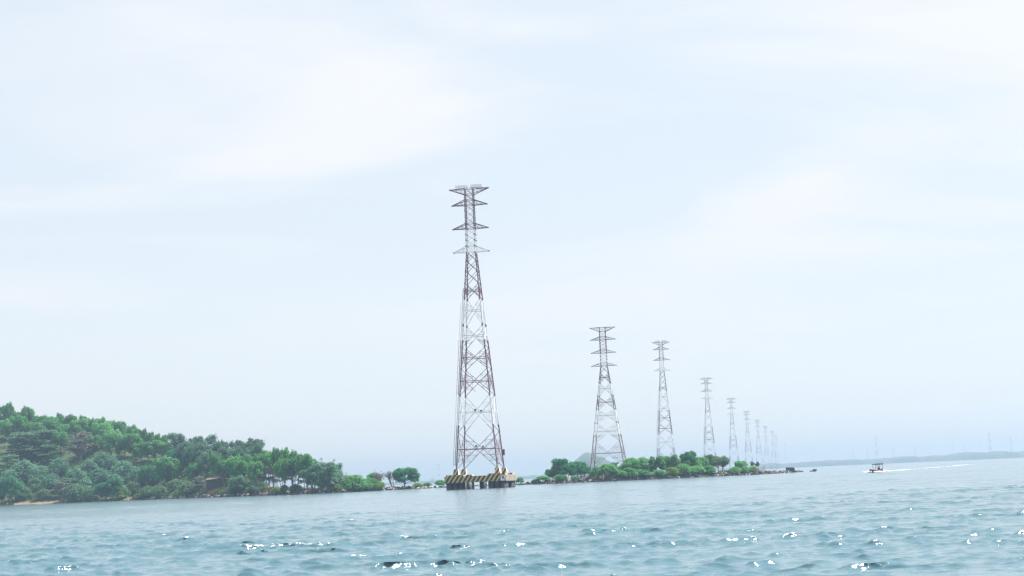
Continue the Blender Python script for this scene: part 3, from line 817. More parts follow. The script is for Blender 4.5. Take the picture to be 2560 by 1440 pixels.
for s in (-1, 1): mb.box((0, 0, s * .17), (0.44, 0.05, 0.10)); mb.box((s * .17, 0, 0), (0.10, 0.05, 0.24))
mb.build('frame', M['redp'], ro)
MB().box((-0.32, 0, 0.0), (0.30, 0.04, 0.05)).build('bracket', M['steel'], ro)

# ------------------------------------------------------------------ trees: kinds built once, then copied
def leaf_quads(g, cen, nrm, size, aspect=1.0):
    n = len(cen)
    a = g.normal(size=(n, 3)); e1 = np.cross(nrm, a); e1 /= np.linalg.norm(e1, axis=1, keepdims=True) + 1e-9
    e2 = np.cross(nrm, e1)
    s = size[:, None]
    e1 = e1 * s * aspect; e2 = e2 * s
    V = np.stack([cen - e1 * 0.5 - e2 * 0.32, cen + e1 * 0.42 - e2 * 0.5, cen + e1 * 0.5 + e2 * 0.34, cen - e1 * 0.36 + e2 * 0.5], 1).reshape(-1, 3)
    Q = np.arange(n * 4).reshape(n, 4)
    return V, Q

def crown(g, lobes, n, leaf, out_bias=0.75, shell=(0.55, 1.05), aspect=1.0, up=0.25):
    C = np.array([l[0] for l in lobes], float); Rr = np.array([l[1] for l in lobes], float)
    wgt = (Rr[:, 0] * Rr[:, 1] + Rr[:, 0] * Rr[:, 2] * 2); wgt /= wgt.sum()
    li = g.choice(len(lobes), n, p=wgt)
    d = g.normal(size=(n, 3)); d[:, 2] += up; d /= np.linalg.norm(d, axis=1, keepdims=True)
    rad = g.uniform(shell[0], shell[1], n) ** 0.7 * np.where(g.uniform(0, 1, n) < 0.12, g.uniform(1.0, 1.38, n), 1.0)
    # ragged lobe outline
    wob = 1 + 0.16 * np.sin(d[:, 0] * 7 + li * 1.7) * np.sin(d[:, 1] * 6 + li) + 0.10 * np.sin(d[:, 2] * 11 + li * 2.3)
    cen = C[li] + d * Rr[li] * (rad * wob)[:, None]
    keep = np.ones(n, bool)
    for j in range(len(lobes)):
        q = np.linalg.norm((cen - C[j]) / Rr[j], axis=1)
        keep &= ~((q < 0.55) & (li != j))
    cen, d = cen[keep], d[keep]
    nrm = d * out_bias + g.normal(size=d.shape) * 0.55 + np.array([0, 0, 0.2])
    nrm /= np.linalg.norm(nrm, axis=1, keepdims=True)
    size = leaf * g.uniform(0.6, 1.5, len(cen))
    return leaf_quads(g, cen, nrm, size, aspect)

def limb(mb, g, a, b, r0, r1, n=4, sag=0.05, sides=5):
    a, b = Vector(a), Vector(b)
    pts, rr = [], []
    for i in range(n + 1):
        t = i / n
        q = a.lerp(b, t) + Vector(g.normal(size=3) * sag * math.sin(t * math.pi)) + Vector((0, 0, 0.06 * math.sin(t * math.pi) * (b - a).length))
        pts.append(q); rr.append(r0 + (r1 - r0) * t)
    mb.tube(pts, rr, sides)
    return pts

def variant(kind, seed):
    """returns crown mesh, trunk mesh in a unit box: width 1, height 1"""
    g = np.random.default_rng(seed)
    lobes = []; tr = MB()
    if kind in ('round', 'stemmed'):
        lo = 0.34 if kind == 'round' else 0.48
        n = 19
        for i in range(n):
            t = i / n
            ang = i * 2.4 + g.uniform(-.4, .4)
            zz = lo + (0.90 - lo) * (t ** 0.8) + g.uniform(-.05, .05)
            rr = 0.34 * math.sqrt(max(1 - ((zz - 0.52) / 0.50) ** 2, 0.05)) * g.uniform(0.55, 1.2)
            r = g.uniform(0.09, 0.19)
            lobes.append(((rr * math.cos(ang), rr * math.sin(ang), min(zz, 0.99 - r)), (r * 1.05, r * 1.05, r * g.uniform(0.75, 1.1))))
        V, Q = crown(g, lobes, 8500, 0.030)
        if kind == 'round':
            f = limb(tr, g, (0, 0, -0.06), (g.normal() * .04, g.normal() * .04, 0.45), 0.030, 0.020, sag=0.02)
            for l in lobes[::2]: limb(tr, g, f[2 + int(g.integers(0, 3))], l[0], 0.014, 0.004)
        else:
            for k in range(3):
                ang = g.uniform(0, 6.28); q = lobes[int(g.integers(0, 8))][0]
                f = limb(tr, g, (0.06 * math.cos(ang), 0.06 * math.sin(ang), -0.06), (q[0] * .7, q[1] * .7, 0.55), 0.022, 0.013, sag=0.03)
                for l in lobes[k::4]: limb(tr, g, f[2], l[0], 0.011, 0.004)
    elif kind == 'layered':
        for i in range(20):
            ang = g.uniform(0, 6.28); zz = 0.30 + 0.66 * (i / 20) + g.uniform(-.03, .03)
            rr = 0.42 * math.sqrt(max(1 - ((zz - 0.45) / 0.60) ** 2, 0.03)) * g.uniform(0.25, 1.0)
            r = g.uniform(0.13, 0.22)
            lobes.append(((rr * math.cos(ang), rr * math.sin(ang), zz), (r, r, 0.035)))
        V, Q = crown(g, lobes, 5200, 0.030, 0.5, (0.2, 1.1), up=0.3)
        f = limb(tr, g, (0, 0, -0.06), (g.normal() * .05, g.normal() * .05, 0.60), 0.028, 0.012, sag=0.03)
        for l in lobes: limb(tr, g, f[int(np.clip((l[0][2] - .15) / .15, 1, 3))], l[0], 0.010, 0.003)
    elif kind == 'airy':
        for i in range(26):
            ang = g.uniform(0, 6.28); zz = 0.30 + 0.66 * (i / 26) + g.uniform(-.04, .04)
            rr = 0.42 * math.sqrt(max(1 - ((zz - 0.55) / 0.52) ** 2, 0.04)) * g.uniform(0.3, 1.05)
            r = g.uniform(0.075, 0.145)
            lobes.append(((rr * math.cos(ang), rr * math.sin(ang), zz), (r, r, r * 0.95)))
        V, Q = crown(g, lobes, 6500, 0.026, 0.5, (0.1, 1.1))
        f = limb(tr, g, (0, 0, -0.06), (g.normal() * .05, g.normal() * .05, 0.75), 0.026, 0.010, n=6, sag=0.03)
        for l in lobes: limb(tr, g, f[int(np.clip((l[0][2] - .15) / .13, 1, 5))], l[0], 0.009, 0.003)
    elif kind == 'dry':
        for i in range(22):
            ang = g.uniform(0, 6.28); zz = 0.30 + 0.66 * (i / 22)
            rr = 0.42 * math.sqrt(max(1 - ((zz - 0.42) / 0.62) ** 2, 0.03)) * g.uniform(0.2, 1.0)
            r = g.uniform(0.10, 0.18)
            lobes.append(((rr * math.cos(ang), rr * math.sin(ang), zz), (r, r, 0.05)))
        V, Q = crown(g, lobes, 3000, 0.022, 0.4, (0.1, 1.1), aspect=1.8)
        f = limb(tr, g, (0, 0, -0.06), (g.normal() * .05, g.normal() * .05, 0.70), 0.028, 0.010, n=6, sag=0.03)
        for l in lobes:
            q = limb(tr, g, f[int(np.clip((l[0][2] - .15) / .13, 1, 5))], l[0], 0.009, 0.003)
            for k in range(4): limb(tr, g, q[2], Vector(l[0]) + Vector(g.normal(size=3) * 0.10), 0.004, 0.002, n=2, sag=.01, sides=3)
    elif kind == 'shrub':
        for i in range(13):
            ang = i * 2.4; t = i / 13
            rr = 0.36 * (1 - t) ** 0.5 * g.uniform(0.75, 1.1) if i < 12 else 0.0
            zz = 0.20 + 0.55 * t + g.uniform(-.05, .05)
            r = g.uniform(0.15, 0.22)
            lobes.append(((rr * math.cos(ang), rr * math.sin(ang), zz), (r, r, r * 1.05)))
        V, Q = crown(g, lobes, 4200, 0.040, 0.6)
        for l in lobes[::2]: limb(tr, g, (g.normal() * .03, g.normal() * .03, -0.08), l[0], 0.014, 0.005)
    elif kind == 'mangrove':
        for i in range(15):
            ang = i * 2.4; t = i / 15
            rr = 0.38 * (1 - t) ** 0.5 * g.uniform(0.7, 1.1)
            zz = 0.42 + 0.45 * t + g.uniform(-.04, .04)
            r = g.uniform(0.12, 0.18)
            lobes.append(((rr * math.cos(ang), rr * math.sin(ang), zz), (r, r, r * 0.85)))
        V, Q = crown(g, lobes, 4800, 0.036, 0.6)
        for k in range(5):
            ang = k * 1.26 + g.uniform(-.3, .3)
            f = limb(tr, g, (0.05 * math.cos(ang), 0.05 * math.sin(ang), -0.08), lobes[k][0], 0.020, 0.008, sag=.02)
            for l in lobes[k + 5::5]: limb(tr, g, f[2], l[0], 0.009, 0.004)
    elif kind == 'bare':
        ends = []
        for k in range(4):
            ang = g.uniform(0, 6.28)
            f = limb(tr, g, (0.03 * math.cos(ang), 0.03 * math.sin(ang), -0.06), (0.20 * math.cos(ang), 0.20 * math.sin(ang), 0.62), 0.026, 0.014, sag=.03)
            for j in range(7):
                a2 = ang + g.normal() * 0.9; e = Vector((0.42 * math.cos(a2) * g.uniform(.3, 1), 0.42 * math.sin(a2) * g.uniform(.3, 1), g.uniform(0.6, 0.96)))
                q = limb(tr, g, f[2 + j % 3], e, 0.010, 0.005, sag=.03)
                for m_ in range(5):
                    e3 = e + Vector(g.normal(size=3) * 0.09); limb(tr, g, q[2], e3, 0.008, 0.006, n=2, sag=.01, sides=3); ends.append(e3)
        lobes = [((e.x, e.y, e.z), (0.07, 0.07, 0.06)) for e in ends[::3]]
        V, Q = crown(g, lobes, 1500, 0.014, 0.3, (0.1, 1.1), aspect=2.2)
    elif kind == 'tuft':
        for i in range(6):
            lobes.append(((g.normal() * .16, g.normal() * .16, 0.82 + g.normal() * .06), (0.22, 0.22, 0.13)))
        V, Q = crown(g, lobes, 1200, 0.075, 0.4, (0.1, 1.05))
        limb(tr, g, (0, 0, -0.08), (0.02, 0, 0.82), 0.030, 0.018, sag=.02)
    # fit the unit box
    lo, hi = np.percentile(V, 0.3, axis=0), np.percentile(V, 99.7, axis=0)
    k = 1.0 / max(hi[0] - lo[0], hi[1] - lo[1])
    kz = 1.0 / hi[2]
    off = (lo + hi) / 2
    V = V.copy(); V[:, 0] = (V[:, 0] - off[0]) * k; V[:, 1] = (V[:, 1] - off[1]) * k; V[:, 2] *= kz
    cm = new_mesh('crown', V, Q)
    tv = np.array(tr.v); tv[:, 0] = (tv[:, 0] - off[0]) * k; tv[:, 1] = (tv[:, 1] - off[1]) * k; tv[:, 2] *= kz
    tm = new_mesh('trunk', [tuple(v) for v in tv], tr.f, True)
    return cm, tm

VAR = {}
for kd, cnt in (('round', 6), ('stemmed', 3), ('layered', 4), ('airy', 4), ('dry', 2), ('shrub', 5), ('mangrove', 3), ('bare', 2), ('tuft', 2)):
    VAR[kd] = [variant(kd, 100 + 17 * i + 1000 * len(kd)) for i in range(cnt)]
_MC = {}
def crown_mesh(kind, vi, matname):
    key = (kind, vi, matname)
    if key not in _MC:
        me = VAR[kind][vi][0].copy(); me.name = 'crown'; me.materials.append(M[matname]); _MC[key] = me
    return _MC[key]
def trunk_mesh(kind, vi, matname):
    key = (kind, vi, matname, 't')
    if key not in _MC:
        me = VAR[kind][vi][1].copy(); me.name = 'trunk'; me.materials.append(M[matname]); _MC[key] = me
    return _MC[key]

# each entry: picture column, row of the top, width in picture pixels, kind, leaf, place   (D is found from the ground)
T = []
def t(kind, leaf, place, *rows):
    for r_ in rows: T.append((kind, leaf, place, r_))
# headland, crest
t('round', 'leaf_green', 'crest', (3, 1016, 46), (20, 1007, 26), (68, 1017, 33), (40, 1029, 24), (104, 1039, 42), (130, 1042, 32), (151, 1033, 20), (183, 1037, 36),
  (210, 1040, 32), (250, 1045, 42), (300, 1054, 36), (328, 1063, 28), (360, 1072, 16), (375, 1081, 18), (392, 1085, 18), (409, 1088, 24), (228, 1047, 28), (277, 1052, 30), (168, 1046, 28), (345, 1072, 26), (-25, 1010, 40))
t('round', 'leaf_green', 'upper slope', (42, 1040, 48), (117, 1050, 70), (196, 1049, 52), (281, 1075, 64), (333, 1085, 52), (150, 1080, 48), (255, 1057, 56), (210, 1066, 28), (350, 1107, 44), (385, 1102, 44), (12, 1050, 44), (415, 1105, 40), (75, 1055, 42), (310, 1095, 44), (165, 1060, 40), (232, 1088, 40))
t('layered', 'leaf_olive', 'slope', (80, 1076, 122), (15, 1136, 78), (42, 1100, 70), (115, 1112, 60), (165, 1196, 60))
t('dry', 'leaf_brown', 'slope', (194, 1080, 76), (155, 1205, 56))
t('shrub', 'leaf_silver', 'slope', (146, 1147, 62), (256, 1133, 48), (312, 1153, 80), (60, 1152, 72), (190, 1172, 56), (250, 1172, 70), (345, 1170, 60), (100, 1165, 60), (225, 1150, 54), (290, 1185, 60), (130, 1185, 60), (215, 1195, 60), (30, 1170, 64), (280, 1140, 44))
t('shrub', 'leaf_olive', 'foot', (85, 1196, 46), (188, 1212, 60), (330, 1205, 46), (60, 1218, 44), (110, 1222, 40), (300, 1212, 44), (225, 1222, 40), (370, 1215, 40))
t('round', 'leaf_dark', 'foot', (20, 1193, 62), (265, 1208, 56), (2, 1222, 30), (283, 1196, 46), (372, 1164, 50), (46, 1203, 40))
t('round', 'leaf_green', 'foot', (415, 1144, 68), (488, 1156, 50), (395, 1160, 40))
t('airy', 'leaf_grey', 'crest', (443, 1083, 64), (472, 1098, 56), (510, 1089, 68), (534, 1108, 58), (554, 1100, 24), (576, 1104, 48), (597, 1102, 58), (619, 1098, 66), (650, 1107, 52), (460, 1106, 62), (495, 1108, 60), (556, 1120, 56), (590, 1122, 60), (630, 1122, 60), (520, 1125, 60))
t('round', 'leaf_dark', 'upper slope', (452, 1122, 50), (480, 1128, 46), (515, 1130, 46), (435, 1126, 40))
t('stemmed', 'leaf_green', 'point', (537, 1134, 34), (585, 1140, 52), (612, 1136, 34), (672, 1128, 56), (645, 1138, 44), (689, 1121, 22), (710, 1121, 34), (731, 1128, 30), (762, 1136, 48), (732, 1146, 60), (600, 1152, 50), (640, 1155, 50), (700, 1150, 44), (780, 1150, 36), (560, 1150, 40))
t('airy', 'leaf_silver', 'point', (598, 1189, 48), (777, 1168, 62), (816, 1155, 82), (838, 1160, 40), (800, 1180, 50))
t('dry', 'leaf_brown', 'point', (673, 1163, 58), (500, 1190, 44))
t('bare', 'leaf_brown', 'point', (808, 1146, 60), (864, 1182, 30))
t('shrub', 'leaf_yellow', 'point shore', (710, 1213, 24), (740, 1211, 34), (556, 1225, 20), (832, 1208, 30), (446, 1222, 30), (690, 1218, 26), (845, 1212, 22), (238, 1237, 22), (300, 1232, 40), (350, 1233, 30))
t('shrub', 'leaf_olive', 'point shore', (470, 1205, 50), (590, 1214, 50), (440, 1198, 44), (630, 1216, 36), (400, 1215, 44))
# low spit
t('shrub', 'leaf_green', 'spit', (882, 1188, 62), (905, 1197, 52), (862, 1198, 40), (925, 1196, 44))
t('shrub', 'leaf_yellow', 'spit', (942, 1203, 40), (1043, 1207, 28))
t('mangrove', 'leaf_green', 'spit', (932, 1182, 38), (1067, 1207, 26), (1102, 1200, 32), (1298, 1194, 24))
t('bare', 'leaf_brown', 'spit', (950, 1176, 36), (975, 1178, 30))
t('round', 'leaf_dark', 'spit', (1011, 1170, 64))
# island
t('mangrove', 'leaf_green', 'island shore', (1356, 1190, 38), (1338, 1198, 20), (1518, 1160, 50))
t('round', 'leaf_dark', 'island', (1402, 1147, 48), (1440, 1154, 54), (1460, 1164, 36), (1380, 1172, 34), (1420, 1160, 40))
t('shrub', 'leaf_green', 'island shore', (1401, 1187, 34), (1438, 1191, 20), (1490, 1167, 34), (1570, 1170, 44), (1599, 1174, 48), (1647, 1175, 40), (1545, 1176, 40), (1620, 1180, 30))
t('airy', 'leaf_grey', 'island', (1537, 1156, 34), (1626, 1168, 26))
t('round', 'leaf_green', 'island', (1588, 1144, 60), (1564, 1158, 42), (1638, 1141, 44), (1662, 1142, 46), (1685, 1137, 26), (1752, 1142, 38), (1850, 1152, 34), (1612, 1155, 40), (1735, 1152, 36))
t('round', 'leaf_dark', 'island', (1718, 1129, 48), (1705, 1148, 44))
t('shrub', 'leaf_yellow', 'island shore', (1678, 1169, 38), (1881, 1166, 26))
t('shrub', 'leaf_green', 'island shore', (1706, 1160, 42), (1740, 1165, 44), (1836, 1167, 34), (1770, 1164, 40), (1862, 1165, 26))
t('stemmed', 'leaf_olive', 'island', (1779, 1137, 42), (1800, 1141, 48))
t('tuft', 'leaf_grey', 'island', (1881, 1154, 10), (1893, 1155, 10))

desc = {('round', 'leaf_green'): ('broadleaf_tree', 'round green broadleaf tree', 'tree'), ('round', 'leaf_dark'): ('broadleaf_tree', 'dense dark green tree', 'tree'),
        ('layered', 'leaf_olive'): ('layered_tree', 'wide olive tree of flat layers', 'tree'), ('airy', 'leaf_silver'): ('airy_tree', 'pale spreading open tree', 'tree'),
        ('dry', 'leaf_brown'): ('dry_tree', 'brown half dead tree', 'tree'), ('shrub', 'leaf_silver'): ('shrub', 'silvery green bush', 'bush'), ('shrub', 'leaf_olive'): ('shrub', 'olive green bush', 'bush'),
        ('airy', 'leaf_grey'): ('airy_tree', 'open grey green tree', 'tree'), ('stemmed', 'leaf_green'): ('stemmed_tree', 'green tree on slender stems', 'tree'),
        ('bare', 'leaf_brown'): ('bare_tree', 'leafless tree of grey twigs', 'tree'), ('shrub', 'leaf_yellow'): ('shrub', 'bright yellow green bush', 'bush'), ('shrub', 'leaf_green'): ('shrub', 'leafy green bush', 'bush'),
        ('mangrove', 'leaf_green'): ('mangrove', 'small green mangrove', 'tree'), ('stemmed', 'leaf_olive'): ('stemmed_tree', 'pale olive tree on thin trunks', 'tree'), ('tuft', 'leaf_grey'): ('tufted_tree', 'tiny tufted tree on a stalk', 'tree')}
where = {'crest': 'on the headland ridge line', 'upper slope': 'just below the headland ridge', 'slope': 'on the headland slope', 'foot': 'at the foot of the headland',
         'point': 'on the headland point', 'point shore': 'by the headland shore rocks', 'spit': 'on the low spit', 'island': 'on the pylon island', 'island shore': 'along the island shore'}
ORD = ['first', 'second', 'third', 'fourth', 'fifth', 'sixth', 'seventh', 'eighth', 'ninth', 'tenth', 'eleventh', 'twelfth', '13th', '14th', '15th', '16th', '17th', '18th', '19th', '20th', '21st', '22nd', '23rd', '24th', '25th']
groups = {}
for e in T: groups.setdefault((e[0], e[1], e[2]), []).append(e)
trnd = random.Random(11)

def tree_spot(px, py, wpx, kind):
    """depth, ground height, tree height and width so that its top is seen where it is"""
    ds, wd = float(D_shore(px)), float(D_width(px))
    shrub = kind in ('shrub', 'mangrove')
    lo = ds + (3.5 if wd > 12 else wd * 0.4); hi = ds + wd * 0.75 if float(H_crest(px)) < 3 else float(D_crest(px)) + 8
    if 505 < px < 590 and py < 1200: lo = ds + 40
    if px > 1330 and kind not in ('shrub', 'mangrove'): lo = ds + min(14, wd * 0.5)
    best = None
    for D in np.arange(lo, max(hi, lo + 0.6), 2.0):
        gz = float(land_z(px, D)); top = at(px, py, D).z; H = top - gz
        wm = wpx * D / F
        want = wm * {'shrub': 0.75, 'mangrove': 0.9, 'layered': 0.8, 'dry': 1.0, 'tuft': 3.0}.get(kind, 1.15)
        want = min(max(want, 1.2), 17.0)
        if kind in ('round', 'airy') and wm < 9 and float(H_crest(px)) > 3: want = max(want, 9.0)
        if kind == 'stemmed': want = max(want, 13.0)
        err = abs(H - want) + (0.01 * (D - lo))
        if best is None or err < best[0]: best = (err, D, gz, H, wm)
    return best[1:]

SPOTS = []
for key, lst in groups.items():
    kind, leaf, place = key
    nm, dtext, cat = desc[(kind, leaf)]
    lst = sorted(lst, key=lambda e: e[3][0])
    for i, e in enumerate(lst):
        px, py, wpx = e[3]
        D, gz, H, wm = tree_spot(px, py, wpx, kind)
        H = max(H, 0.8)
        vi = trnd.randrange(len(VAR[kind]))
        lab = '%s %s' % (dtext, where[place])
        if len(lst) > 1: lab += ', %s from the left' % ORD[i]
        top = at(px, py, D)
        root = thing(nm, (top.x, D, gz), lab, cat, {'tree': 'trees', 'bush': 'bushes'}[cat] + ' ' + ('of the headland' if px < 860 else 'of the spit' if px < 1310 else 'of the island'), trnd.uniform(0, 6.28))
        root.scale = (wm * 1.06, wm * 1.06, H * 1.01)
        c = link('crown', crown_mesh(kind, vi, leaf), None, root)
        tk = link('trunk', trunk_mesh(kind, vi, 'bark_pale' if kind in ('bare', 'dry', 'stemmed') else 'bark'), None, root)
        SPOTS.append((px, D, wm))

# undergrowth between the trees: nobody could count it
def scatter_clumps(name, n, a0, a1, tmax, mat, size, leafs, label, seed, tall=1.0, tmin=5.0, low_only=False):
    g = np.random.default_rng(seed)
    cen = []; nr = []
    for _ in range(n):
        a = g.uniform(a0, a1); ds, wd = float(D_shore(a)), float(D_width(a))
        D = ds + tmin + (min(tmax, wd - 2 * tmin) if wd > 2 * tmin else 0.5) * g.uniform(0, 1)
        if wd < 14 or (512 < a < 580 and D < ds + 34): continue
        z = float(land_z(a, D)); x = ground_x(a, 1000.0) / 1000.0 * D
        s = size * g.uniform(0.5, 1.3)
        d = g.normal(size=(leafs, 3)); d[:, 2] = np.abs(d[:, 2]); d /= np.linalg.norm(d, axis=1, keepdims=True)
        cen.append(np.array([x, D, z]) + d * np.array([s, s, s * tall]) * g.uniform(0.4, 1.05, (leafs, 1))); nr.append(d)
    cen = np.concatenate(cen); nr = np.concatenate(nr)
    nr = nr + g.normal(size=nr.shape) * 0.6; nr /= np.linalg.norm(nr, axis=1, keepdims=True)
    V, Q = leaf_quads(g, cen, nr, np.full(len(cen), 0.42) * g.uniform(.6, 1.4, len(cen)))
    o = link(name, new_mesh(name, V, Q), M[mat])
    return tag(o, label, None, None, 'stuff')
scatter_clumps('undergrowth', 3200, -60, 660, 190, 'under', 2.0, 30, 'tangled green undergrowth covering the headland slope', 31, 0.7, 7.0)
scatter_clumps('low_scrub', 200, 1390, 1860, 60, 'under', 0.9, 26, 'low green scrub between the island trees', 32, 0.7, 9.0)

def grass_patch(name, spots, label, seed, mat='grass_dry'):
    g = np.random.default_rng(seed); cen = []
    for (a, t0, w, dpt, n) in spots:
        aa = g.normal(a, w / 2, n); D = D_shore(aa) + t0 + g.uniform(0, dpt, n)
        z = land_z(aa, D); x = np.array([ground_x(q, 1000.0) / 1000.0 for q in aa]) * D
        cen.append(np.stack([x, D, z], -1))
    cen = np.concatenate(cen); n = len(cen)
    h = g.uniform(0.5, 1.3, n); lean = g.normal(0, 0.28, (n, 2)); ang = g.uniform(0, 3.14, n); w2 = 0.10
    e = np.stack([np.cos(ang) * w2, np.sin(ang) * w2, np.zeros(n)], -1)
    top = cen + np.stack([lean[:, 0], lean[:, 1], h], -1)
    V = np.stack([cen - e - [0, 0, .1], cen + e - [0, 0, .1], top + e * .3, top - e * .3], 1).reshape(-1, 3)
    o = link(name, new_mesh(name, V, np.arange(n * 4).reshape(n, 4)), M[mat]); return tag(o, label, None, None, 'stuff')
grass_patch('dry_grass', [(430, 9, 50, 14, 2600), (525, 9, 60, 14, 2600), (140, 9, 60, 12, 1800), (640, 9, 50, 10, 1300), (700, 9, 60, 9, 1200), (1545, 9, 36, 16, 1500), (1880, 6, 24, 8, 700), (780, 8, 60, 9, 900)], 'tan dry grass along the edge of the trees', 41)

# ------------------------------------------------------------------ rocks
def rock_mesh(seed, flat=0.75, cuts=2):
    import bmesh
    g = np.random.default_rng(seed)
    bm = bmesh.new(); bmesh.ops.create_icosphere(bm, subdivisions=cuts, radius=0.5)
    ax = g.normal(size=(9, 3)); ax /= np.linalg.norm(ax, axis=1, keepdims=True); off = g.uniform(0.28, 0.44, 9)
    for v in bm.verts:
        p = np.array(v.co)
        for a, o_ in zip(ax, off):
            d = p @ a
            if d > o_: p = p - a * (d - o_) * 0.9
        p = p * (1 + g.normal() * 0.035); p[2] *= flat
        v.co = p
    me = bpy.data.meshes.new('rock'); bm.to_mesh(me); bm.free(); return me
ROCKS = {}
for mname in ('rock', 'rock_mid', 'rock_pale'):
    ROCKS[mname] = []
    for i in range(6):
        me = rock_mesh(60 + i); me.materials.append(M[mname]); ROCKS[mname].append(me)
rr = random.Random(5)
def rock(px, off, w, mname, label, h=None, group='shore rocks', name='rock', sink=0.25):
    D = float(D_shore(px)) + off
    z = max(float(land_z(px, D)), -0.15)
    o = link(name, ROCKS[mname][rr.randrange(6)])
    h = h or w * rr.uniform(0.55, 0.9)
    o.location = (ground_x(px, D), D, z + h * (0.5 - sink) * 0.75); o.scale = (w, w * rr.uniform(.7, 1.1), h)
    o.rotation_euler = (rr.uniform(-.25, .25), rr.uniform(-.25, .25), rr.uniform(0, 6.28))
    return tag(o, label, 'rock', group)
big = [(856, 2.0, 4.2, 'rock', 'large dark boulder where the sand meets the green spit bushes', 2.6), (790, 2.0, 2.6, 'rock', 'dark pointed boulder before the pale spreading trees', 1.8),
       (742, 2, 3.2, 'rock', 'dark boulder below the pair of yellow green bushes', 1.9), (575, 1.5, 4.6, 'rock', 'long dark boulder below the wooden shed', 1.6), (915, 2, 3.6, 'rock', 'dark boulder at the foot of the spit bushes', 2.0), (900, 3, 5.0, 'rock', 'broad dark rock under the spit bushes', 1.8),
       (284, 3, 2.6, 'rock_mid', 'grey boulder at the end of the headland beach', 1.9), (297, 3, 2.2, 'rock_mid', 'smaller grey boulder right of the beach end boulder', 1.6), (378, 9, 3.4, 'rock_mid', 'tall grey boulder under the round headland foot tree', 3.6), (1114, 1.5, 2.6, 'rock', 'dark low rock beside the platform piles', 1.1),
       (1556, 3, 4.6, 'rock', 'large dark boulder on the island shore, left half of the pile', 2.4), (1572, 3, 5.4, 'rock', 'large dark boulder on the island shore, top of the pile', 2.8), (1586, 2.5, 4.0, 'rock', 'large dark boulder on the island shore, right half of the pile', 1.9), (1540, 2, 2.8, 'rock', 'dark boulder left of the island boulder pile', 1.2), (1506, 2, 2.0, 'rock', 'dark stone under the lone shore mangrove of the island', 1.3),
       (1901, 3, 2.8, 'rock', 'tall dark boulder at the start of the rocky point', 2.2), (1925, 3, 2.4, 'rock', 'dark boulder of the rocky point, second from the trees', 1.7), (1938, 3.5, 2.8, 'rock_mid', 'grey boulder heaped highest on the rocky point', 2.4), (1951, 3, 2.2, 'rock_mid', 'grey boulder of the rocky point left of the square block', 1.8), (1986, 3, 1.8, 'rock', 'dark stone right of the square block', 1.3), (1996, 3, 1.7, 'rock', 'last pointed rock at the tip of the point', 1.6), (1912, 2.5, 2.2, 'rock', 'low dark boulder between the two tall ones of the rocky point', 1.2), (1962, 3, 2.6, 'rock', 'broad low boulder before the square block', 1.3)]
for (px, off, w, mn, lab, h) in big: rock(px, off, w, mn, lab, h, 'boulders of the shore', 'boulder')
# the square block on the point and the lone rocks in the water
blk = MB(); blk.box((0, 0, 0), (2.9, 2.4, 1.75)); me = blk.mesh('square_block')
for v in me.vertices: v.co += Vector((rr.uniform(-.16, .16), rr.uniform(-.16, .16), rr.uniform(-.14, .14)))
o = link('square_block', me, M['rock']); D = float(D_shore(1975)) + 2; o.location = (ground_x(1975, D), D, 1.25); o.rotation_euler = (0.03, 0.06, 0.2)
tag(o, 'big square dark stone block on the rocky point', 'rock', 'boulders of the shore')
for (px, D, w, h, lab) in ((2036, 740, 1.9, 1.7, 'lone dark pointed rock standing in the open water past the point'), (2028, 738, 1.6, 0.8, 'low dark rock awash just left of the lone pointed rock')):
    o = link('rock', ROCKS['rock'][2]); o.location = (ground_x(px, D), D, h * 0.25); o.scale = (w, w, h * 1.2); tag(o, lab, 'rock', 'rocks in the water')
# smaller stones of the shore, counted from the left
stones = []
for a0, a1, n, dark in ((395, 850, 64, 0.64), (960, 1050, 12, 0.6), (1440, 1545, 12, 0.7), (1600, 1880, 40, 0.74), (1895, 2000, 18, 0.8)):
    for k in range(n):
        u = rr.random()
        mn = 'rock' if u < dark else ('rock_mid' if u < dark + 0.22 else 'rock_pale')
        stones.append((a0 + (a1 - a0) * (k + rr.random()) / n, rr.uniform(0.4, 4.2), rr.uniform(0.9, 2.1), mn))
for k in range(10): stones.append((1866 + rr.uniform(-16, 16), rr.uniform(3, 6), rr.uniform(0.9, 1.7), 'rock_pale'))
zones = [(395, 620, 'the shed shore of the headland'), (620, 860, 'the point shore of the headland'), (860, 1320, 'the low spit'), (1320, 1600, 'the near island shore'), (1600, 1850, 'the wooded island shore'), (1850, 2100, 'the rocky point')]
cn = {'rock': 'dark stone', 'rock_mid': 'grey stone', 'rock_pale': 'pale stone'}
for (z0, z1_, ztxt) in zones:
    for mn in cn:
        s_ = sorted(x for x in stones if z0 <= x[0] < z1_ and x[3] == mn)
        for i, (px, off, w, m_) in enumerate(s_):
            nth = ORD[i] if i < len(ORD) else '%dth' % (i + 1)
            rock(px, off, w, m_, '%s on %s, %s such from the left' % (cn[mn], ztxt, nth) if len(s_) > 1 else '%s on %s' % (cn[mn], ztxt))
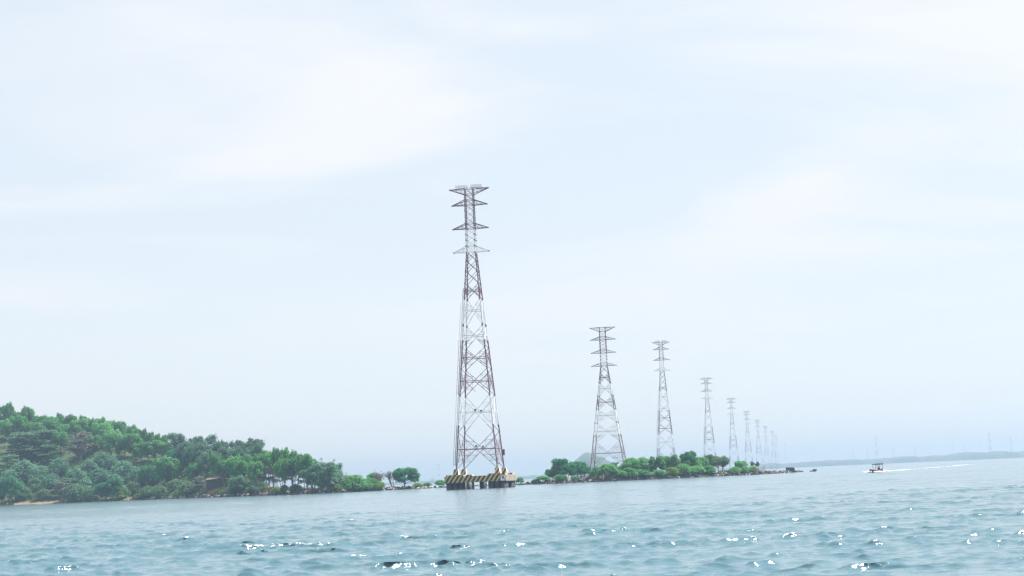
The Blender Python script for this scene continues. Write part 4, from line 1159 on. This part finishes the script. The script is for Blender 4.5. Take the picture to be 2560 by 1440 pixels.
def rubble():
    g = np.random.default_rng(77); VV, FF, MI = [], [], []
    base = [(1, 1, 1), (-1, 1, -1), (1, -1, -1), (-1, -1, 1), (0, 0, 1.2), (0, 0, -1)]
    cube = np.array([(-1, -1, -1), (1, -1, -1), (1, 1, -1), (-1, 1, -1), (-.7, -.7, 1), (.7, -.7, 1), (.7, .7, 1), (-.7, .7, 1)], float)
    fs = [(0, 3, 2, 1), (4, 5, 6, 7), (0, 1, 5, 4), (1, 2, 6, 5), (2, 3, 7, 6), (3, 0, 4, 7)]
    for (a0, a1, n) in ((150, 400, 110), (395, 860, 520), (860, 1325, 330), (1325, 1900, 620), (1890, 2004, 160)):
        for _ in range(n):
            a = g.uniform(a0, a1); D = float(D_shore(a)) + g.uniform(-0.5, 5.0) * min(1, D_width(a) / 10)
            z = max(float(land_z(a, D)), -0.1); s = g.uniform(0.15, 0.55)
            c = cube * (s * g.uniform(.6, 1.2, 3)) * g.uniform(.75, 1.2, (8, 1)); th = g.uniform(0, 6.28)
            ca, sa = math.cos(th), math.sin(th)
            c = np.stack([c[:, 0] * ca - c[:, 1] * sa, c[:, 0] * sa + c[:, 1] * ca, c[:, 2]], -1) + [ground_x(a, D), D, z + s * 0.2]
            b = len(VV); VV += c.tolist(); FF += [tuple(i + b for i in f) for f in fs]; MI += [int(g.choice(3, p=[.6, .29, .11]))] * 6
    me = new_mesh('rubble', VV, FF); me.polygons.foreach_set('material_index', np.array(MI, dtype=np.int32))
    o = link('rubble', me, [M['rock'], M['rock_mid'], M['rock_pale']]); return tag(o, 'small broken stones strewn along the waterline', None, None, 'stuff')
rubble()

# ------------------------------------------------------------------ shed in the trees, small white hut-like marker
D = float(D_shore(545)) + 34; sx0 = ground_x(546, D); gz = float(land_z(546, D))
sh = thing('shed', (sx0, D, gz), 'dark weathered plank shed half hidden under the trees of the headland', 'shed', None, R(-6))
W_, H_ = 9.4, 3.6
for k in range(22):
    MB().box((-W_ / 2 + (k + .5) * W_ / 22, -2.2 + rr.uniform(-.02, .02), H_ / 2 - 0.4), (W_ / 22 - 0.04, 0.06, H_ + 0.8 + rr.uniform(-.1, .1))).build('plank', M['plank'], sh)
mb = MB(); mb.box((0, 2.2, H_ / 2 - .4), (W_, .06, H_ + .8)); mb.box((-W_ / 2, 0, H_ / 2 - .4), (.06, 4.3, H_ + .8)); mb.box((W_ / 2, 0, H_ / 2 - .4), (.06, 4.3, H_ + .8)); mb.build('wall', M['plank'], sh)
v = [(-5.1, -2.7, H_), (5.1, -2.7, H_), (5.1, 0, H_ + 0.8), (-5.1, 0, H_ + 0.8), (5.1, 2.7, H_), (-5.1, 2.7, H_)]
v2 = [(x, y, z + .1) for (x, y, z) in v]
MB().add(v + v2, [(0, 3, 2, 1), (3, 5, 4, 2), (6, 7, 8, 9), (9, 8, 10, 11), (0, 1, 7, 6), (4, 5, 11, 10), (0, 6, 9, 3), (3, 9, 11, 5), (1, 2, 8, 7), (2, 4, 10, 8)]).build('roof', M['thatch'], sh)
D = float(D_shore(1422)) + 5; gz = float(land_z(1422, D))
mk = thing('white_marker', (ground_x(1422, D), D, gz), 'small white pointed marker between the dark trees and bushes of the island', 'marker')
MB().box((0, 0, 0.35), (1.3, 0.9, 0.7)).build('base', M['white'], mk)
for s, hh in ((-0.33, 1.75), (0.33, 1.45)):
    MB().add([(s - .28, -.3, .7), (s + .28, -.3, .7), (s + .28, .3, .7), (s - .28, .3, .7), (s - .2, -.2, hh - .3), (s + .2, -.2, hh - .3), (s + .2, .2, hh - .3), (s - .2, .2, hh - .3), (s, 0, hh)],
             [(0, 3, 2, 1), (0, 1, 5, 4), (1, 2, 6, 5), (2, 3, 7, 6), (3, 0, 4, 7), (4, 5, 8), (5, 6, 8), (6, 7, 8), (7, 4, 8)]).build('pillar', M['white'], mk)

# a faint ship on the far horizon
D = 5200.0
shp = thing('ship', (ground_x(1072, D), D, 0), 'pale ship far off on the horizon left of the platform', 'ship', None, R(8))
def hull_pts(L, B, H): return [(-L / 2, -B / 2, -1), (L / 2 - 8, -B / 2, -1), (L / 2, 0, -1), (L / 2 - 8, B / 2, -1), (-L / 2, B / 2, -1), (-L / 2 - 2, -B / 2, H), (L / 2 - 4, -B / 2, H), (L / 2 + 8, 0, H + 2), (L / 2 - 4, B / 2, H), (-L / 2 - 2, B / 2, H)]
MB().add(hull_pts(42, 10, 8), [(4, 3, 2, 1, 0), (5, 6, 7, 8, 9), (0, 1, 6, 5), (1, 2, 7, 6), (2, 3, 8, 7), (3, 4, 9, 8), (4, 0, 5, 9)]).build('hull', M['concrete_grey'], shp)
MB().box((10, 0, 11), (14, 8, 5.9)).box((12, 0, 15.4), (8, 7, 2.8)).build('bridge', M['white'], shp)
MB().tube([(11, 0, 16), (11, 0, 22)], .5, 6).build('mast', M['steel'], shp)

# ------------------------------------------------------------------ motor boat, its helmsman, spray and wake
DB = 437.0
bx = ground_x(2188, DB)
HEAD = R(180 + 42)                       # bow to the left and towards us
boat = thing('motor_boat', (bx, DB, 0.0), 'small red and dark motor boat with a flat canopy speeding over the water', 'boat', None, HEAD)
secs = []
for i in range(11):
    t_ = i / 10; x = -2.1 + 4.5 * t_
    b = 0.68 * (1 - max(0, (t_ - 0.45) / 0.55) ** 2.2); sheer = 0.46 + 0.42 * t_ ** 2.5; keel = -0.25 + 0.55 * max(0, (t_ - 0.6) / 0.4) ** 2
    secs.append([(x, -b, sheer), (x, -b * 0.86, (sheer + keel) / 2), (x, 0, keel), (x, b * 0.86, (sheer + keel) / 2), (x, b, sheer)])
v = [p for s in secs for p in s]; f = []; mi = []
for i in range(10):
    for k in range(4): f.append((i * 5 + k, (i + 1) * 5 + k, (i + 1) * 5 + k + 1, i * 5 + k + 1)); mi.append(1 if i >= 6 else 0)
f.append((0, 1, 2, 3, 4)); mi.append(0)
me = new_mesh('hull', v, f); me.polygons.foreach_set('material_index', np.array(mi, dtype=np.int32))
hl = link('hull', me, [M['redp'], M['black']], boat)
mb = MB(); mb.add([s[0] for s in secs] + [s[4] for s in secs], [(i, i + 1, 12 + i, 11 + i) for i in range(6, 10)]); mb.build('foredeck', M['black'], boat)
MB().box((-0.4, 0, 0.12), (3.0, 1.0, 0.05)).build('floor', M['plank'], boat)
for x in (-1.5, -0.2): MB().box((x, 0, 0.42), (0.32, 1.12, 0.06)).build('bench', M['redp'], boat)
for s in (-1, 1): MB().tube([secs[i][0 if s < 0 else 4] for i in range(11)], 0.045, 6).build('gunwale', M['redp'], boat)
for x in (-1.95, -0.85, 0.15):
    for s in (-1, 1): MB().tube([(x, s * 0.62, 0.42), (x, s * 0.62, 1.86)], 0.045, 6).build('canopy_post', M['black'], boat)
mb = MB(); mb.box((-0.9, 0, 1.93), (2.5, 1.5, 0.17)); mb.build('canopy', M['cloth_dark'], boat)
mb = MB(); mb.box((-1.55, 0, 2.10), (1.5, 1.3, 0.12)); mb.build('canopy_flap', M['cloth_dark'], boat)
MB().box((-2.28, 0, 0.55), (0.30, 0.36, 0.55)).box((-2.30, 0, 0.05), (0.14, 0.14, 0.7)).build('outboard_motor', M['black'], boat)

def skin_person(root_loc, rz):
    J = [((0, 0, 0), .17), ((0, 0, .22), .17), ((0, 0, .42), .19), ((0, 0, .52), .09), ((0.02, 0, .60), .07), ((0.03, 0, .72), .115), ((0.03, 0, .80), .09),
         ((.02, .20, .46), .07), ((.16, .25, .24), .055), ((.36, .16, .18), .045), ((.43, .13, .17), .04), ((.02, -.20, .46), .07), ((.14, -.25, .24), .055), ((.34, -.14, .18), .045), ((.41, -.11, .17), .04),
         ((.04, .10, -.02), .11), ((.42, .14, .02), .085), ((.44, .14, -.34), .055), ((.56, .14, -.38), .05), ((.04, -.10, -.02), .11), ((.42, -.14, .02), .085), ((.44, -.14, -.34), .055), ((.56, -.14, -.38), .05)]
    E = [(0, 1), (1, 2), (2, 3), (3, 4), (4, 5), (5, 6), (2, 7), (7, 8), (8, 9), (9, 10), (2, 11), (11, 12), (12, 13), (13, 14), (0, 15), (15, 16), (16, 17), (17, 18), (0, 19), (19, 20), (20, 21), (21, 22)]
    me = bpy.data.meshes.new('person'); me.from_pydata([j[0] for j in J], E, [])
    o = bpy.data.objects.new('person', me); COL.objects.link(o); me.materials.append(M['cloth_dark'])
    o.modifiers.new('skin', 'SKIN'); sv = me.skin_vertices[0].data
    for i, j in enumerate(J): sv[i].radius = (j[1], j[1])
    sv[0].use_root = True
    o.modifiers.new('sub', 'SUBSURF').levels = 1
    o.modifiers['sub'].render_levels = 2
    o.location = root_loc; o.rotation_euler = (0, 0, rz); return o
BM = Matrix.Translation((bx, DB, 0)) @ Matrix.Rotation(HEAD, 4, 'Z')
pp = skin_person(BM @ Vector((-1.55, -0.1, 0.60)), HEAD)
tag(pp, 'person in dark clothes sitting at the stern of the motor boat under the canopy', 'person')

def foam_blobs(name, pts, label, seed):
    g = np.random.default_rng(seed); oc = np.array([(1, 0, 0), (-1, 0, 0), (0, 1, 0), (0, -1, 0), (0, 0, 1), (0, 0, -1)], float)
    fo_ = np.array([(0, 2, 4), (2, 1, 4), (1, 3, 4), (3, 0, 4), (2, 0, 5), (1, 2, 5), (3, 1, 5), (0, 3, 5)])
    V = []; Fc = []
    for i, (p, s) in enumerate(pts):
        V.append(np.array(p) + oc * np.array(s) * g.uniform(.7, 1.3, (6, 1))); Fc.append(fo_ + 6 * i)
    o = link(name, new_mesh(name, np.concatenate(V), np.concatenate(Fc), True), M['foam']); return tag(o, label, None, None, 'stuff')
g = np.random.default_rng(9)
pts = []
for _ in range(420):                     # spray thrown from the bow and along the sides
    u = g.uniform(0, 1); side = g.choice([-1, 1]); x = 1.9 - 3.6 * u; out_ = 0.25 + 0.9 * g.uniform(0, 1) * (0.35 + 0.65 * u)
    h = abs(g.normal(0, 0.20)) * (1 - out_ / 1.6) + 0.03
    pts.append((BM @ Vector((x, side * (0.45 + out_), h)), (g.uniform(.06, .2),) * 2 + (g.uniform(.04, .12),)))
for _ in range(260):
    q = BM @ Vector((1.6, -0.2, 0)); pts.append((q + Vector((-abs(g.normal(0.6, .5)), g.normal(0, .5), abs(g.normal(0, .16)) + .05)), (g.uniform(.06, .18),) * 2 + (g.uniform(.04, .1),)))
for _ in range(300):                     # rooster tail
    u = g.uniform(0, 1) ** 1.5; pts.append((BM @ Vector((-2.2 - 4.0 * u, g.normal(0, .25 + .3 * u), abs(g.normal(0, .22 * (1 - u))) + .05)), (g.uniform(.06, .2),) * 2 + (g.uniform(.04, .12),)))
foam_blobs('spray', pts, 'white spray thrown up around the motor boat', 1)
pts = []
wk = [(2206, 437), (2230, 452), (2270, 478), (2330, 530), (2380, 600), (2425, 690)]
wx = A_([ground_x(a, d) for a, d in wk]); wy = A_([d for a, d in wk], float)
for _ in range(480):
    u = g.uniform(0, 1) ** 0.9; s_ = u * (len(wk) - 1); i = min(int(s_), len(wk) - 2); q = s_ - i
    if math.sin(u * 31) * math.sin(u * 13 + 1) > 0.55 and u > .4: continue
    x = wx[i] + (wx[i + 1] - wx[i]) * q + g.normal(0, .45 + .5 * u); y = wy[i] + (wy[i + 1] - wy[i]) * q + g.normal(0, 2.0)
    pts.append(((x, y, 0.10 + g.uniform(0, .14)), (g.uniform(.12, .4), g.uniform(.15, .5), g.uniform(.03, .08))))
foam_blobs('wake', pts, 'long white wake trailing behind the motor boat', 2)

# ------------------------------------------------------------------ haze
hz = MB(); hz.box((0, 6250, 53.0), (25000, 13500, 112.0))
m = bpy.data.materials.new('haze'); m.use_nodes = True; nt = m.node_tree; nt.nodes.clear()
ho = nt.nodes.new('ShaderNodeOutputMaterial'); pv = nt.nodes.new('ShaderNodeVolumePrincipled')
pv.inputs['Density'].default_value = 2.45e-4
pv.inputs['Color'].default_value = (0.45, 0.57, 0.73, 1)
pv.inputs['Absorption Color'].default_value = (0.25, 0.25, 0.25, 1)
pv.inputs['Anisotropy'].default_value = 0.75
for nm in ('Density Attribute', 'Temperature Attribute', 'Color Attribute'):
    if nm in pv.inputs: pv.inputs[nm].default_value = ''
nt.links.new(pv.outputs[0], ho.inputs['Volume'])
hb = hz.build('haze', m)
tag(hb, 'pale blue sea haze over the whole bay', None, None, 'stuff')
